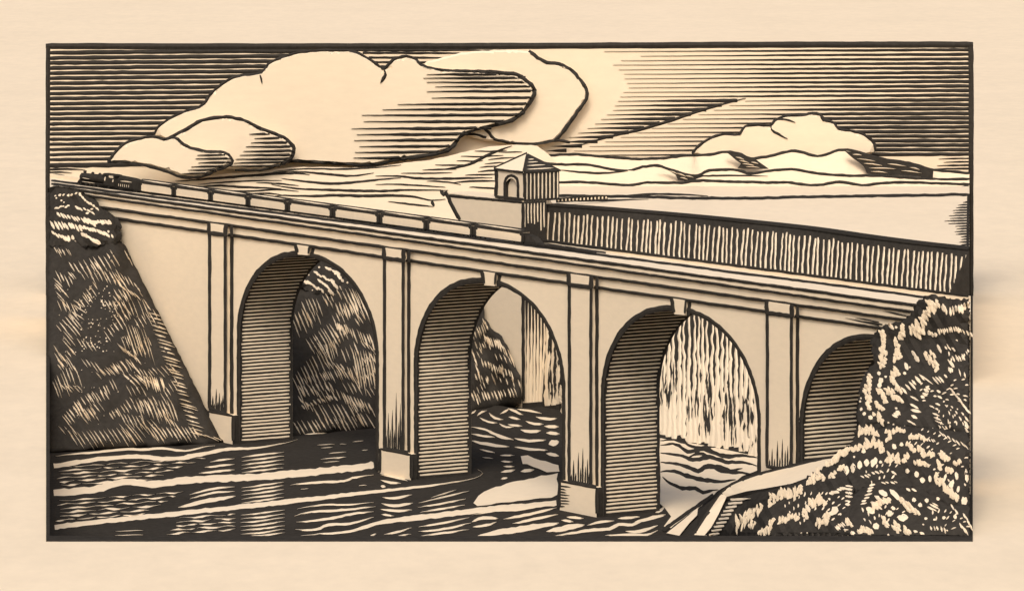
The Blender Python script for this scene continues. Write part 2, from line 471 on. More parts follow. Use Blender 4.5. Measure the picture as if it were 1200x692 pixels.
# ---- river
water = MB()
wl = 0.0
def wt(x, y, h): return on_z(x, y, h)
P4 = [(gx(XL + 1, YF + 2), YF + 2), (gx(XR - 1, YF + 2), YF + 2), (gx(XR - 1, YB - 2), YB - 2), (gx(XL + 1, YB - 2), YB - 2)]
water.hexa([V(p, -4) for p in P4], [V(p, 0) for p in P4], 1)
def ws(pts, w, mat=0, taper='lens', h=.3, wob=.25):
    stroke(water, wt, pts, w, mat, h, taper, .2, 5, wob=wob)
ws([(65, 534), (90, 531), (111, 529.5), (150, 525.6), (165, 526.5), (190, 524.7), (217, 527.7), (238, 523.4), (252, 522)], 3)
ws([(63, 545.5), (90, 541), (120, 537), (160, 534.5), (200, 537), (235, 532), (262, 526.5), (300, 524), (335, 518.5), (349, 514)], 5, taper='r')
ws([(63, 577), (110, 573), (148, 564), (178, 567), (230, 561), (290, 559), (333, 555.5), (400, 549), (438, 544.5)], 8, taper='n')
ws([(64, 617), (130, 609), (200, 602), (275, 594), (330, 588), (400, 580), (445, 575), (485, 570.5), (530, 565), (556, 560), (566, 554), (560, 549.5)], 5.5, taper='r')
ws([(348, 628), (375, 625), (410, 622), (445, 612), (480, 607), (530, 601), (570, 596), (620, 592), (652, 589)], 6, taper='l')
for pts, w in (([(340, 568), (365, 565), (403, 563), (413, 559.5), (438, 556)], 2.8), ([(345, 508), (370, 507), (400, 502.5), (442, 500)], 3.4),
               ([(372, 521), (392, 520)], 1.3), ([(376, 524.5), (390, 523.5)], 1.3), ([(385, 531), (406, 529)], 1.6), ([(376, 538), (406, 535)], 1.6), ([(378, 541.5), (398, 540)], 1.4), ([(413, 517.5), (426, 516)], 1.3), ([(424, 527), (431, 526.5)], 1.2), ([(398, 520), (406, 520)], 1), ([(352, 573), (362, 572)], 1), ([(420, 569), (430, 568)], 1.2),
               ([(348, 596), (380, 591), (410, 591), (438, 588)], 2), ([(345, 604), (365, 599), (400, 597), (440, 593)], 2.8), ([(347, 611), (380, 608), (410, 602), (438, 599)], 3), ([(346, 620), (370, 620), (385, 614), (410, 613), (438, 605)], 3.2),
               ([(433, 628), (441, 625)], 2.2)):
    ws(pts, w)
def dashes(x0, x1, y0, slope, seg, gap, w, jy=.6):
    x = x0 + R.uniform(0, 6)
    while x < x1 - 6:
        L = min(seg * R.uniform(.8, 2.6), x1 - x)
        n_ = max(3, int(L / 9)); pts = []
        for q_ in range(n_ + 1):
            xx = x + L * q_ / n_
            pts.append((xx, y0 + slope * (xx - x0) + math.sin(xx * .21 + y0) * .7 + R.uniform(-jy, jy) * .35))
        ws(pts, lambda t, w=w: w * (.72 + .4 * math.sin(t * 9 + y0)), h=.25, wob=.2)
        x += L + gap * R.uniform(.1, .7)
for y0, w in ((547.5, 1.3), (551.5, 1.6), (555.5, 2.2), (560, 1.8), (564, 2.4), (568.5, 2.2)): dashes(66, 240 - (y0 - 548) * 3, y0, -.065, 20, 6, w)
for y0, w in ((587, 1.6), (591.5, 2), (596, 2), (600.5, 2.4), (605, 2.4), (609.5, 2)): dashes(65, 215 - (y0 - 587) * 2, y0, -.075, 26, 5, w)
for y0, w in ((538, 2.2), (544.5, 2.4), (551, 2.6)): ws([(246 - (y0 - 538), y0 + 3), (262, y0), (275, y0 - 1)], w)
for y0, w in ((574, 2.4), (579, 2.2)): ws([(222, y0 + 5), (250, y0 - 2), (275, y0 - 4)], w)
ws([(209, 594), (235, 588), (262, 583), (276, 581)], 5)
for y0, x0, w in ((607, 206, 2), (611.5, 205, 2.2), (616, 202, 2.4), (621, 196, 2.4), (625.5, 190, 2.2)): dashes(x0, 276, y0, -.07, 22, 4, w)
for y0 in (531.5, 536, 540.5, 545, 549.5): ws([(283, y0 + 4), (305, y0 + 1), (333, y0 - 2)], 2)  # ripple groups with dark gaps between: pier reflections painted into the water
for y0 in (569, 573.5, 578, 582.5, 587): ws([(283, y0 + 2), (305, y0 - 1), (333, y0 - 5)], 2)
for y0 in (601, 605.5, 610, 614.5, 619, 623.5, 627): ws([(282, y0 + 2), (305, y0), (334, y0 - 4)], 2)
for y0 in (622, 627): ws([(135, y0), (168, y0 - 1)], 1.3)
for pts, w in (([(446, 556), (462, 558), (478, 563)], 2.6), ([(446, 562), (458, 565), (470, 566)], 3), ([(446, 569), (452, 570)], 3), ([(448, 582), (462, 583), (483, 579)], 3), ([(447, 589), (462, 592), (484, 589)], 3.4), ([(446, 596), (462, 598), (483, 597)], 3), ([(447, 602), (462, 604)], 2.4), ([(450, 626), (465, 623), (482, 618)], 2.4), ([(458, 629), (482, 625)], 2),  # first strokes fill the second pier's painted reflection
               ([(490, 589), (515, 583), (550, 575)], 2), ([(490, 594), (515, 590), (546, 584)], 2.2), ([(492, 600), (515, 596), (545, 591)], 2.2), ([(490, 617), (520, 612), (550, 606)], 2.4), ([(490, 622), (520, 619), (552, 612)], 2.6), ([(490, 628), (520, 624), (550, 620)], 2.4), ([(505, 583), (535, 573)], 1.4)):
    ws(pts, w)
patch(water, wt, [(555, 588), (560, 580), (575, 572), (600, 565), (640, 556), (653, 553), (653, 580), (640, 583), (600, 587), (570, 591), (560, 593)], 0, .3, 2)
patch(water, wt, [(612, 543), (611, 533), (618, 532), (625, 536), (640, 540), (655, 545), (655, 551), (640, 552), (625, 546), (617, 544)], 0, .3, 2)
for pts, w in (([(552, 485), (558, 480)], 2), ([(559, 487), (565, 482), (571, 481)], 2.4), ([(562, 489), (572, 494), (583, 495)], 2.4), ([(573, 483), (580, 489), (590, 491)], 2.6), ([(586, 485), (593, 481), (597, 478)], 2.4), ([(595, 478), (604, 482), (613, 486)], 3), ([(596, 488), (610, 491)], 3), ([(585, 496), (593, 500), (602, 500)], 2.4), ([(595, 497), (612, 499)], 2.6), ([(616, 493), (626, 496), (637, 497)], 3), ([(606, 479), (622, 481), (635, 484)], 2.4), ([(628, 488), (640, 490), (653, 490)], 3.2), ([(610, 503), (622, 505), (634, 504)], 4), ([(552, 500), (568, 503), (580, 508), (602, 515)], 2.4), ([(574, 504), (584, 511), (602, 515)], 2.8), ([(552, 508), (570, 511), (580, 512)], 2.4), ([(603, 513), (620, 516), (640, 515)], 3.4), ([(638, 499), (655, 500)], 4.4), ([(640, 507), (656, 508)], 4.4), ([(643, 520), (655, 517)], 7), ([(553, 516), (570, 520), (597, 523)], 3.6), ([(603, 523), (620, 526), (642, 527)], 3), ([(562, 526), (580, 530)], 2.2), ([(586, 533), (603, 533)], 2), ([(587, 540), (601, 541)], 2), ([(590, 546), (603, 546)], 2), ([(587, 553), (604, 550)], 3), ([(587, 561), (595, 559)], 2.4), ([(610, 552), (626, 550)], 4), ([(640, 531), (655, 534)], 5), ([(565, 535), (578, 537)], 1.4),
               ([(553, 603), (580, 598), (610, 596), (652, 588)], 3), ([(553, 611), (566, 606), (584, 607)], 4), ([(590, 608), (620, 602), (652, 594)], 3.4), ([(554, 617), (570, 615), (582, 611)], 3), ([(600, 613), (625, 608), (654, 602)], 3), ([(560, 627), (590, 622), (625, 617), (655, 612)], 7), ([(648, 622), (662, 618), (685, 614)], 6), ([(640, 622), (664, 617)], 4),
               ([(664, 605), (684, 607)], 3), ([(658, 609), (672, 611)], 3), ([(648, 628), (690, 621), (714, 619), (725, 614), (741, 614), (752, 609), (780, 602)], 3.6), ([(688, 615), (704, 611), (720, 610)], 3), ([(724, 607), (750, 605)], 3), ([(744, 611), (760, 607), (780, 602)], 4.4), ([(709, 627), (740, 626), (758, 626), (771, 621)], 3.4), ([(733, 622), (750, 622), (771, 615)], 3.6), ([(689, 630), (703, 630)], 4), ([(768, 600), (775, 597), (780, 592)], 3.4)):
    ws(pts, w)
patch(water, wt, [(773, 504), (800, 510), (840, 516), (889, 526), (900, 545), (870, 558), (845, 572), (822, 592), (786, 618), (778, 616), (787, 604), (774, 590)], 0, .3, 1.2)
def wt2(x, y, h): return on_z(x, y, h + .25)
for pts, w in (([(774, 507), (795, 510), (810, 514), (850, 522), (889, 528)], 3), ([(774, 516), (790, 515), (803, 519), (815, 524), (838, 523), (860, 526)], 2.4), ([(774, 521), (792, 520), (806, 528), (825, 526), (850, 534), (870, 533), (889, 536)], 3.6), ([(774, 530), (800, 534), (812, 538), (832, 535), (850, 541), (870, 541), (888, 546)], 3.6), ([(806, 536), (820, 531), (835, 537)], 2.6), ([(774, 541), (792, 543), (805, 547), (818, 551), (830, 545), (850, 552), (870, 553), (887, 556)], 3.8), ([(826, 549), (840, 546), (856, 551), (870, 548)], 3), ([(774, 552), (790, 551), (805, 557), (825, 562), (845, 564), (862, 561)], 3.6), ([(776, 558), (785, 566), (800, 571), (815, 571), (824, 576), (842, 573)], 3.2), ([(792, 514), (806, 511), (832, 521)], 2.2)):
    stroke(water, wt2, pts, w * 1.25, 1, .35, 'lens', .3, 4, wob=.45)
stroke(water, wt2, [(777, 621), (790, 611), (806, 600), (822, 589), (836, 579)], 3.8, 1, .35, 'n', .2, 4)
water.build('water', [M_foam, M_ink], kind='structure')

# ================================================================== CLOUDS
def cloud(name, outline, Y, front, lines, hatch, label, Rr=46, edge_w=3.0, edge=None):
    mb = MB(); Y = 2485 - (2485 - Y) * .62
    out = rough_outline(outline, 6, .45)
    relief(mb, out, lambda x, y: Y, front * .34, front * .5, 2.2, 0, 9, None, False, 2.4)
    fn = caster(mb)
    for pts, w in (edge or [(outline + [outline[0]], edge_w)]):
        stroke(mb, fn, pts, w, 1, .5, 'n', .25, 5, wob=.3)
    for pts, w in lines: stroke(mb, fn, pts, w, 1, .5, 'lens', .25, 4, wob=.3)
    for y, x0, x1, w in hatch:
        stroke(mb, fn, [(x0, y + R.uniform(-.3, .3)), ((x0 * .6 + x1 * .4), y + .2), (x1, y - .4)], w, 1, .5, 'l', .18, 6, wob=.12)
    return mb.build(name, [M_cloud, M_ink], label=label, cat='cloud', group='clouds in the engraved sky')
A = [(181, 158), (184.5, 150), (197.5, 139.7), (216, 131), (228, 127), (239, 122), (248, 109), (265, 95), (280, 89), (306, 85), (314.5, 75), (329, 67.5), (349, 61.7), (370, 59.5), (392, 58.8), (412.5, 60), (430, 67.5), (444, 77.6), (451, 80.5), (461.6, 70), (476, 66), (487.6, 70), (493.4, 76), (516.5, 82), (560, 83.5), (585, 85), (606, 87.7), (619, 96.4), (624.5, 102), (626, 111), (614.5, 129.6), (600, 141), (574, 148), (542.5, 157), (528, 174), (505, 181.6), (470, 186), (436, 193), (392, 191.7), (349, 189), (300, 190), (230, 180)]
cloud('cloud', A, 2474, 7, [([(450, 81), (451.5, 88), (446, 98)], 3.4), ([(304, 86), (306, 92), (307, 99)], 1.8)],
      [(87, 500, 600, 3.4), (91.5, 496, 616, 3), (96.5, 500, 620, 2.4), (101.5, 510, 624, 2.6), (107, 500, 625, 2.8), (114.6, 506, 624, 3), (122, 466, 620, 3), (128.3, 448, 615, 3), (135, 424, 608, 3.2), (142.5, 426, 598, 3.2), (150.5, 412, 576, 3.2), (157.5, 418, 548, 3.2), (164.3, 415, 538, 3.2), (171.5, 421, 529, 3.2), (178.3, 416, 514, 3), (185, 414, 476, 3)],  # shading of the right side, drawn as ink lines
      'largest cloud, a towering pale cumulus with long ruled lines across its right end', 52,
      edge=[([(x, y) for x, y in A[0:20]], 2.6), (A[18:26], 3), (A[24:31], 4), (A[30:37], 4), (A[35:42], 3.2)])
Bc = [(470, 100), (500, 72), (540, 62), (565, 59.5), (600, 58.5), (622, 60), (634, 69), (648, 74.5), (662, 77), (676, 86), (681, 95), (688, 105), (687, 117), (677, 130), (668, 143), (658, 157), (649, 165), (625, 170), (590, 168), (560, 163), (520, 150)]
cloud('cloud', Bc, 2479, 3.4, [], [], 'pale round-edged cloud bulging out behind the right end of the largest cloud', 30,
      edge=[([(620, 59.5), (630, 67), (641, 73.5), (655, 75.5), (668, 81), (678, 91), (687, 104), (687, 116), (677, 131), (668, 143), (658, 157), (650, 164)], 3.6), ([(566, 149), (574, 156), (580, 163), (600, 167), (625, 169), (650, 165), (668, 167)], 3), ([(540, 157), (556, 157), (570, 161)], 3)])
Cc = [(198, 162), (219, 151), (236.5, 141), (265.5, 137), (286, 141), (306, 151), (326, 158.5), (337, 164), (344.6, 174), (342, 184.5), (329, 193), (309, 198), (270, 198), (230, 190), (205, 178)]
cloud('cloud', Cc, 2463, 5, [], [(157, 292, 316, 2.4), (162, 298, 330, 2.4), (167, 294, 339, 2.8), (172, 288, 343, 2.8), (177, 285, 344, 2.8), (181.8, 281, 343, 2.8), (186.4, 276, 341, 2.8), (190.5, 274, 335, 2.6), (194.5, 262, 328, 2.4)],
      'middle-sized domed cloud overlapping the lower left of the largest cloud', 30, edge=[(Cc[0:11], 3.4), ([(329, 193), (309, 199), (275, 199)], 2.4)])
Dc = [(126, 190), (132.5, 181.6), (144, 170), (161, 163), (179, 160), (192, 163), (205, 161), (219, 171.5), (242, 177), (262.5, 178.7), (271, 184.5), (271, 192), (254, 199), (236.5, 206), (213, 206), (193, 199), (176, 194.6), (147, 190)]
cloud('cloud', Dc, 2453, 4.5, [], [(181.6, 231, 264, 2.4), (186, 229, 270, 2.6), (190.5, 232, 271, 2.6), (195, 224, 262, 2.4), (199, 220, 252, 2.4), (203, 212, 244, 2)],
      'lowest and smallest cloud on the left, just above the front of the train', 24, edge=[(Dc[0:13], 3), ([(126, 190), (147, 190), (176, 195), (193, 200), (213, 207), (236, 207), (254, 200)], 3)])
Ec = [(811, 180), (820, 170), (834, 161), (848.6, 157), (866, 157), (873, 148), (885, 146), (903, 147.5), (907.5, 141), (923, 135), (938, 135.5), (952, 132.5), (961, 134), (966.7, 140), (978, 144), (982.6, 151), (1001, 154), (1016, 160), (1024.5, 168.6), (1026, 178), (1000, 186), (900, 190), (840, 188)]
cloud('cloud', Ec, 2476, 4, [([(904, 146), (904, 152), (912, 157), (923, 162.5)], 2.4), ([(904, 146), (911, 140), (920, 140), (932, 143.5)], 2.4), ([(961, 135), (965, 141), (972, 143)], 2)], [],
      'long low bright cloud resting on the distant hills at the right', 26, edge=[(Ec[0:20], 2.8)])

# ================================================================== BRIDGE
zD, zC, zB, zA = 78.4, 81.8, 85.3, 87.1
THK = 24.0
ARCH = [(279.5, 442), (487, 660.5), (706, 889.5), (938.5, 1118)]
yD = lambda x: 236.7 + .143 * x
yC = lambda x: 226.4 + .14 * x
yB = lambda x: 215 + .1404 * x
yA = lambda x: 210.4 + .1373 * x
yT = lambda x: 207.2 + .1296 * x
yBase = lambda x: 463.8 + .2 * x
S0, S1 = s_px(58.5, -26), s_px(1137.5, 0)
S_END[0] = S1 - 45; S_END[1] = s_px(59, 2) + 1
arches = []
for xl, xr in ARCH:
    s0, s1 = s_px(xl), s_px(xr); arches.append((s0, s1))
ZS, ZK = 41.0, 75.2
def arch_z(i, s):
    s0, s1 = arches[i]; m = (s0 + s1) / 2; a = (s1 - s0) / 2
    t = abs((s - m) / a)
    return ZS + (ZK - ZS) * max(0, 1 - t ** 2.15) ** (1 / 2.05)
bridge_root = empty('arch_bridge', bridge((S0 + S1) / 2, 0, 0), 'long pale railway bridge on tall arches crossing the river in front of the dam', 'bridge')
wall = MB()
def wallquad(s0, s1, za0, za1, ztop, off):
    q = [bridge(s0, off, za0), bridge(s1, off, za1), bridge(s1, off, ztop), bridge(s0, off, ztop)]
    wall.quad(*(q if off > -1 else q[::-1]), 0)
def pier(s0, s1):
    for off in (0, -THK): wallquad(s0, s1, -3, -3, zD, off)
edges = [S0] + [e for ar in arches for e in ar] + [S1]
for i in range(0, len(edges), 2): pier(edges[i], edges[i + 1])
NSEG = 44
for i, (s0, s1) in enumerate(arches):
    m = (s0 + s1) / 2; a_ = (s1 - s0) / 2
    ss = [m - a_ * math.cos(math.pi * j / NSEG) for j in range(NSEG + 1)]
    for j in range(NSEG):
        for off in (0, -THK): wallquad(ss[j], ss[j + 1], arch_z(i, ss[j]), arch_z(i, ss[j + 1]), zD, off)
for s in (S0, S1):
    wall.quad(bridge(s, 0, -3), bridge(s, -THK, -3), bridge(s, -THK, zD), bridge(s, 0, zD), 0)
fc = lambda x, y, h: on_face(x, y, .02 + h)
# outline of each opening on the face
for i, (s0, s1) in enumerate(arches):
    m = (s0 + s1) / 2; a_ = (s1 - s0) / 2
    pts = [to_px(bridge(s0, 0, 0)), to_px(bridge(s0, 0, ZS * .5))] + [to_px(bridge(m - a_ * math.cos(math.pi * j / 30), 0, arch_z(i, m - a_ * math.cos(math.pi * j / 30)))) for j in range(31)] + [to_px(bridge(s1, 0, ZS * .5)), to_px(bridge(s1, 0, 0))]
    stroke(wall, fc, pts, lambda t: 3.6 + 2.2 * math.exp(-((t - .42) / .12) ** 2), 1, .3, 'n', .16, 5)
wall.build('wall', [M_stone, M_ink], bridge_root)
# soffits
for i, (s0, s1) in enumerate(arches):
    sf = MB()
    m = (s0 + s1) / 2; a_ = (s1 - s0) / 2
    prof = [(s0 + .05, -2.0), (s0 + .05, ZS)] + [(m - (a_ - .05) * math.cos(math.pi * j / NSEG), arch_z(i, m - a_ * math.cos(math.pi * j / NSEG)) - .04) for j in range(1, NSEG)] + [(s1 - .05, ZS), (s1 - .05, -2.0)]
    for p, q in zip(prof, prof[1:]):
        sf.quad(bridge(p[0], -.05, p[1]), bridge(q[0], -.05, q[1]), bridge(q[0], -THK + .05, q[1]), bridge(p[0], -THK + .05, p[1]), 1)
    # pale lines cut through ink hatching that paints the vault's shade
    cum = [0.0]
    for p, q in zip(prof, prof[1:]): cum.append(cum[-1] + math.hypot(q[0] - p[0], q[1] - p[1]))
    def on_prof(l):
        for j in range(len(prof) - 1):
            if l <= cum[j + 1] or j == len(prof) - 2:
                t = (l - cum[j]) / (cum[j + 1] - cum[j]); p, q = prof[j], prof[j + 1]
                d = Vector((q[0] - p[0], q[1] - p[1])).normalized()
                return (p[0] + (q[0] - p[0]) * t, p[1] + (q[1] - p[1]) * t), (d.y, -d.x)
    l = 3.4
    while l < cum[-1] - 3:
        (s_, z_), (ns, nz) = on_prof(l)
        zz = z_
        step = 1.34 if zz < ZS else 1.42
        # apparent spacing follows the height, so lines near the crown lie further apart along the vault
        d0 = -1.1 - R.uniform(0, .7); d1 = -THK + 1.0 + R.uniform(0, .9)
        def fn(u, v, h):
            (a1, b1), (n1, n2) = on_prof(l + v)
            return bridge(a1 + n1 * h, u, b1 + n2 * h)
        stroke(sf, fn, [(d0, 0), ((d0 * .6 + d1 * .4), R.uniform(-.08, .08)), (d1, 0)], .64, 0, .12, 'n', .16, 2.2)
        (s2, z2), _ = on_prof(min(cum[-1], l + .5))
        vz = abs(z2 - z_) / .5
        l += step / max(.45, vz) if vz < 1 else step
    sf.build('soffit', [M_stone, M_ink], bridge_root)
# cornice
co = MB()
prof = [(0, zD), (.5, zD), (.5, zC), (1.1, zC), (1.1, zB), (1.7, zB), (1.7, zA), (-THK - .8, zA), (-THK - .8, zD), (0, zD)]
PA = [bridge(S0, o, z) for o, z in prof[:-1]]; PB = [bridge(S1 + 5, o, z) for o, z in prof[:-1]]
n = len(PA)
co.add(PA + PB, [tuple(range(n)), tuple(range(2 * n - 1, n - 1, -1))] + [(i, i + n, (i + 1) % n + n, (i + 1) % n) for i in range(n)], 0)
for fy, off, w, x0 in ((yD, .5, 3.2, 112), (yC, 1.1, 3.2, 100), (yB, 1.7, 2.8, 86), (yA, 1.75, 3.2, 62)):
    stroke(co, lambda x, y, h, off=off: on_face(x, y, off + .1 + h), [(x, fy(x)) for x in range(x0, 1138, 25)], w, 1, .3, 'n', .18, 6, wob=.2)
for pts, off in (([(1002, 372), (1030, 377)], .6), ([(1012, 376), (1034, 380)], .6), ([(990, 372), (1030, 381)], .6), ([(1035, 364), (1062, 370)], 1.2), ([(1046, 363), (1066, 366)], 1.2)):
    stroke(co, lambda x, y, h, off=off: on_face(x, y, off + h), pts, 1.5, 1, .25, 'l')
co.build('cornice', [M_stone, M_ink], bridge_root)
# track and far parapet
tr = MB()
dk = lambda x, y, h: on_z(x, y, zA + .02 + h)
stroke(tr, dk, [(x, yT(x)) for x in range(60, 1138, 25)], 2.5, 1, .2, 'n', .18, 6, wob=.2)
stroke(tr, dk, [(x, yT(x) - 3.6) for x in range(60, 720, 25)], 2.2, 1, .18, 'n', .18, 6, wob=.2)
tr.build('track', [M_stone, M_ink], bridge_root)
pp = MB()
pp.box((S0 + 1, -THK - .7, zA), (S1 + 5, -THK + .1, zA + 1.5), 0, lambda s, o, z: bridge(s, o, z))
stroke(pp, lambda x, y, h: on_face(x, y, -THK + .12 + h), [(x, 198.6 + .1305 * x) for x in range(560, 1138, 25)], 2.8, 1, .2, 'n', .18, 6, wob=.15)
pp.build('parapet', [M_stone, M_ink], bridge_root)

# pilasters with their plinths, keystones
PIL = [(245.5, 264, 271, 478, 487), (450.5, 472.5, 478.5, 525, 530), (667, 692.5, 699, 563, 570), (899, 927.5, 934, 546, 552)]
PLI = [(244, 276.5, 486, 516), (445.5, 485.5, 525.5, 560), (656, 703, 565.5, 601), None]
for (xl, xm, xr, yb0, yb1), pl in zip(PIL, PLI):
    p = MB()
    o = 1.75
    sl, sr = s_of(on_face(xl, 300, o)), s_of(on_face(xm, 300, o))
    zb = on_face((xl + xm) / 2, (yb0 + yb1) / 2, o).z if pl else 10
    p.box((sl, 0.01, zb), (sr, o, zD + .02), 0, lambda s, of, z: bridge(s, of, z))
    # cap block across the frieze
    p.box((sl - .5, 0.01, zD), (sr + .5, o + .35, zC + .3), 0, lambda s, of, z: bridge(s, of, z))
    pf = lambda x, y, h: on_face(x, y, o + .02 + h)
    fb = lambda x, y, h: on_face(x, y, .04 + h)
    yb = lambda x: yb0 + (yb1 - yb0) * (x - xl) / (xr - xl)
    vis0, vis1 = yb(xl), yb(xr)
    stroke(p, pf, [(xl, yC(xl)), (xl + .2, (yD(xl) + vis0) / 2), (xl - .2, vis0)], 3.4, 1, .2, 'n', .14, 9, wob=.12)
    stroke(p, pf, [(xm, yC(xm)), (xm - .2, (yD(xm) + vis1) / 2), (xm, vis1)], 3.2, 1, .2, 'n', .14, 9, wob=.12)
    stroke(p, fb, [(xr + .6, yD(xr)), (xr + .3, (yD(xr) + vis1) / 2), (xr + .5, vis1)], 3.6, 1, .2, 'n', .14, 9, wob=.12)
    pc = lambda x, y, h: on_face(x, y, o + .38 + h)
    stroke(p, pc, [(xl - 1, yC(xl) - 1), (xl - .4, yD(xl) + 3)], 4, 1, .2, 'n', .2, 3)
    stroke(p, pc, [(xm + .6, yC(xm) - 1), (xm, yD(xm) + 3)], 4.4, 1, .2, 'n', .2, 3)
    stroke(p, pc, [(xr + .4, yC(xr)), (xr + .6, yD(xr) + 2)], 3.2, 1, .2, 'n', .2, 3)
    stroke(p, pc, [(xl, yD(xl) + 1.2), ((xl + xm) / 2, yD((xl + xm) / 2) + 1), (xm, yD(xm) + 1)], 4.4, 1, .2, 'n', .2, 4)
    # short ink strokes rising from the foot
    ln = [(.10, 16), (.2, 40), (.3, 22), (.42, 56), (.52, 30), (.62, 64), (.74, 40), (.84, 58), (.93, 30)]
    kf = .42 if pl is PLI[0] else (.55 if pl is None else (1.0 if pl is PLI[1] else .62))
    for t, L in ln:
        x = xl + (xm - xl) * t
        stroke(p, pf, [(x, yb(x)), (x, yb(x) - L * kf * .5), (x + .2, yb(x) - L * kf * R.uniform(.8, 1.1))], 1.7, 1, .12, 'r', .2, 5)
    stroke(p, pf, [(xl - 1, yb(xl)), (xm, yb(xm)), (xr, yb(xr))], 3.4, 1, .25, 'n', .15, 4)
    po = p.build('pilaster', [M_stone, M_ink], bridge_root)
    if pl:
        q = MB(); o2 = 2.5
        x0, x1, y0, y1 = pl
        x1 -= 4
        s0_, s1_ = s_of(on_face(x0, 300, o2)), s_of(on_face(x1, 300, o2))
        q.box((s0_, 0.02, -2), (s1_, o2, zb), 0, lambda s, of, z: bridge(s, of, z))
        q.quad(bridge(s1_ + .03, .1, -2), bridge(s1_ + .03, o2, -2), bridge(s1_ + .03, o2, zb - .02), bridge(s1_ + .03, .1, zb - .02), 1)
        qf = lambda x, y, h: on_face(x, y, o2 + .02 + h)
        yt = lambda x: to_px(on_face(x, 300, o2) * 0 + bridge(s_of(on_face(x, 300, o2)), o2, zb))[1]
        stroke(q, qf, [(x1 + .5, yt(x1)), (x1 + .4, y1)], 3.4, 1, .25, 'n', .15, 5)
        stroke(q, qf, [(x0, yt(x0)), (x0 - .3, y1 - 7)], 2.6, 1, .25, 'n', .15, 5)
        stroke(q, qf, [(x0, yt(x0) + .5), (x1, yt(x1) + .5)], 2.4, 1, .25, 'n', .15, 5)
        if x0 > 600:
            for j in range(8):
                stroke(q, qf, [(x0 + 1, 569 + j * 3.4), (x0 + 8 + R.uniform(-2, 5), 570.5 + j * 3.2)], 1.6, 1, .2, 'r', .2, 3)
        q.build('plinth', [M_stone, M_ink], po)
for i, (cx, cy) in enumerate(((355, 292), (573.5, 328), (796, 362))):
    q = MB(); o = .9
    xt0, xt1, xb0, xb1 = cx - 8.5, cx + 7.5, cx - 6, cx + 6.2
    ka = [on_face(xb0, cy + 6, o), on_face(xb1, cy + 7, o), on_face(xt1, yD(xt1), o), on_face(xt0, yD(xt0), o)]
    bk = [Vector(p) - Vector((NX * (o - .01), NY * (o - .01), 0)) for p in ka]
    q.hexa(bk, ka, 0)
    kf_ = lambda x, y, h: on_face(x, y, o + .02 + h)
    stroke(q, kf_, [(xt0 - .5, yD(xt0)), (xb0 - .5, cy + 4)], 3.6, 1, .2, 'n', .2, 3)
    stroke(q, kf_, [(xt1, yD(xt1)), (xb1, cy + 5)], 2.2, 1, .2, 'n', .2, 3)
    stroke(q, lambda x, y, h: on_face(x, y, .05 + h), [(xt1 + 5, yD(xt1 + 5)), (xb1 + 4, cy + 8)], 3.2, 1, .2, 'n', .2, 3)
    q.build('keystone', [M_stone, M_ink], bridge_root)

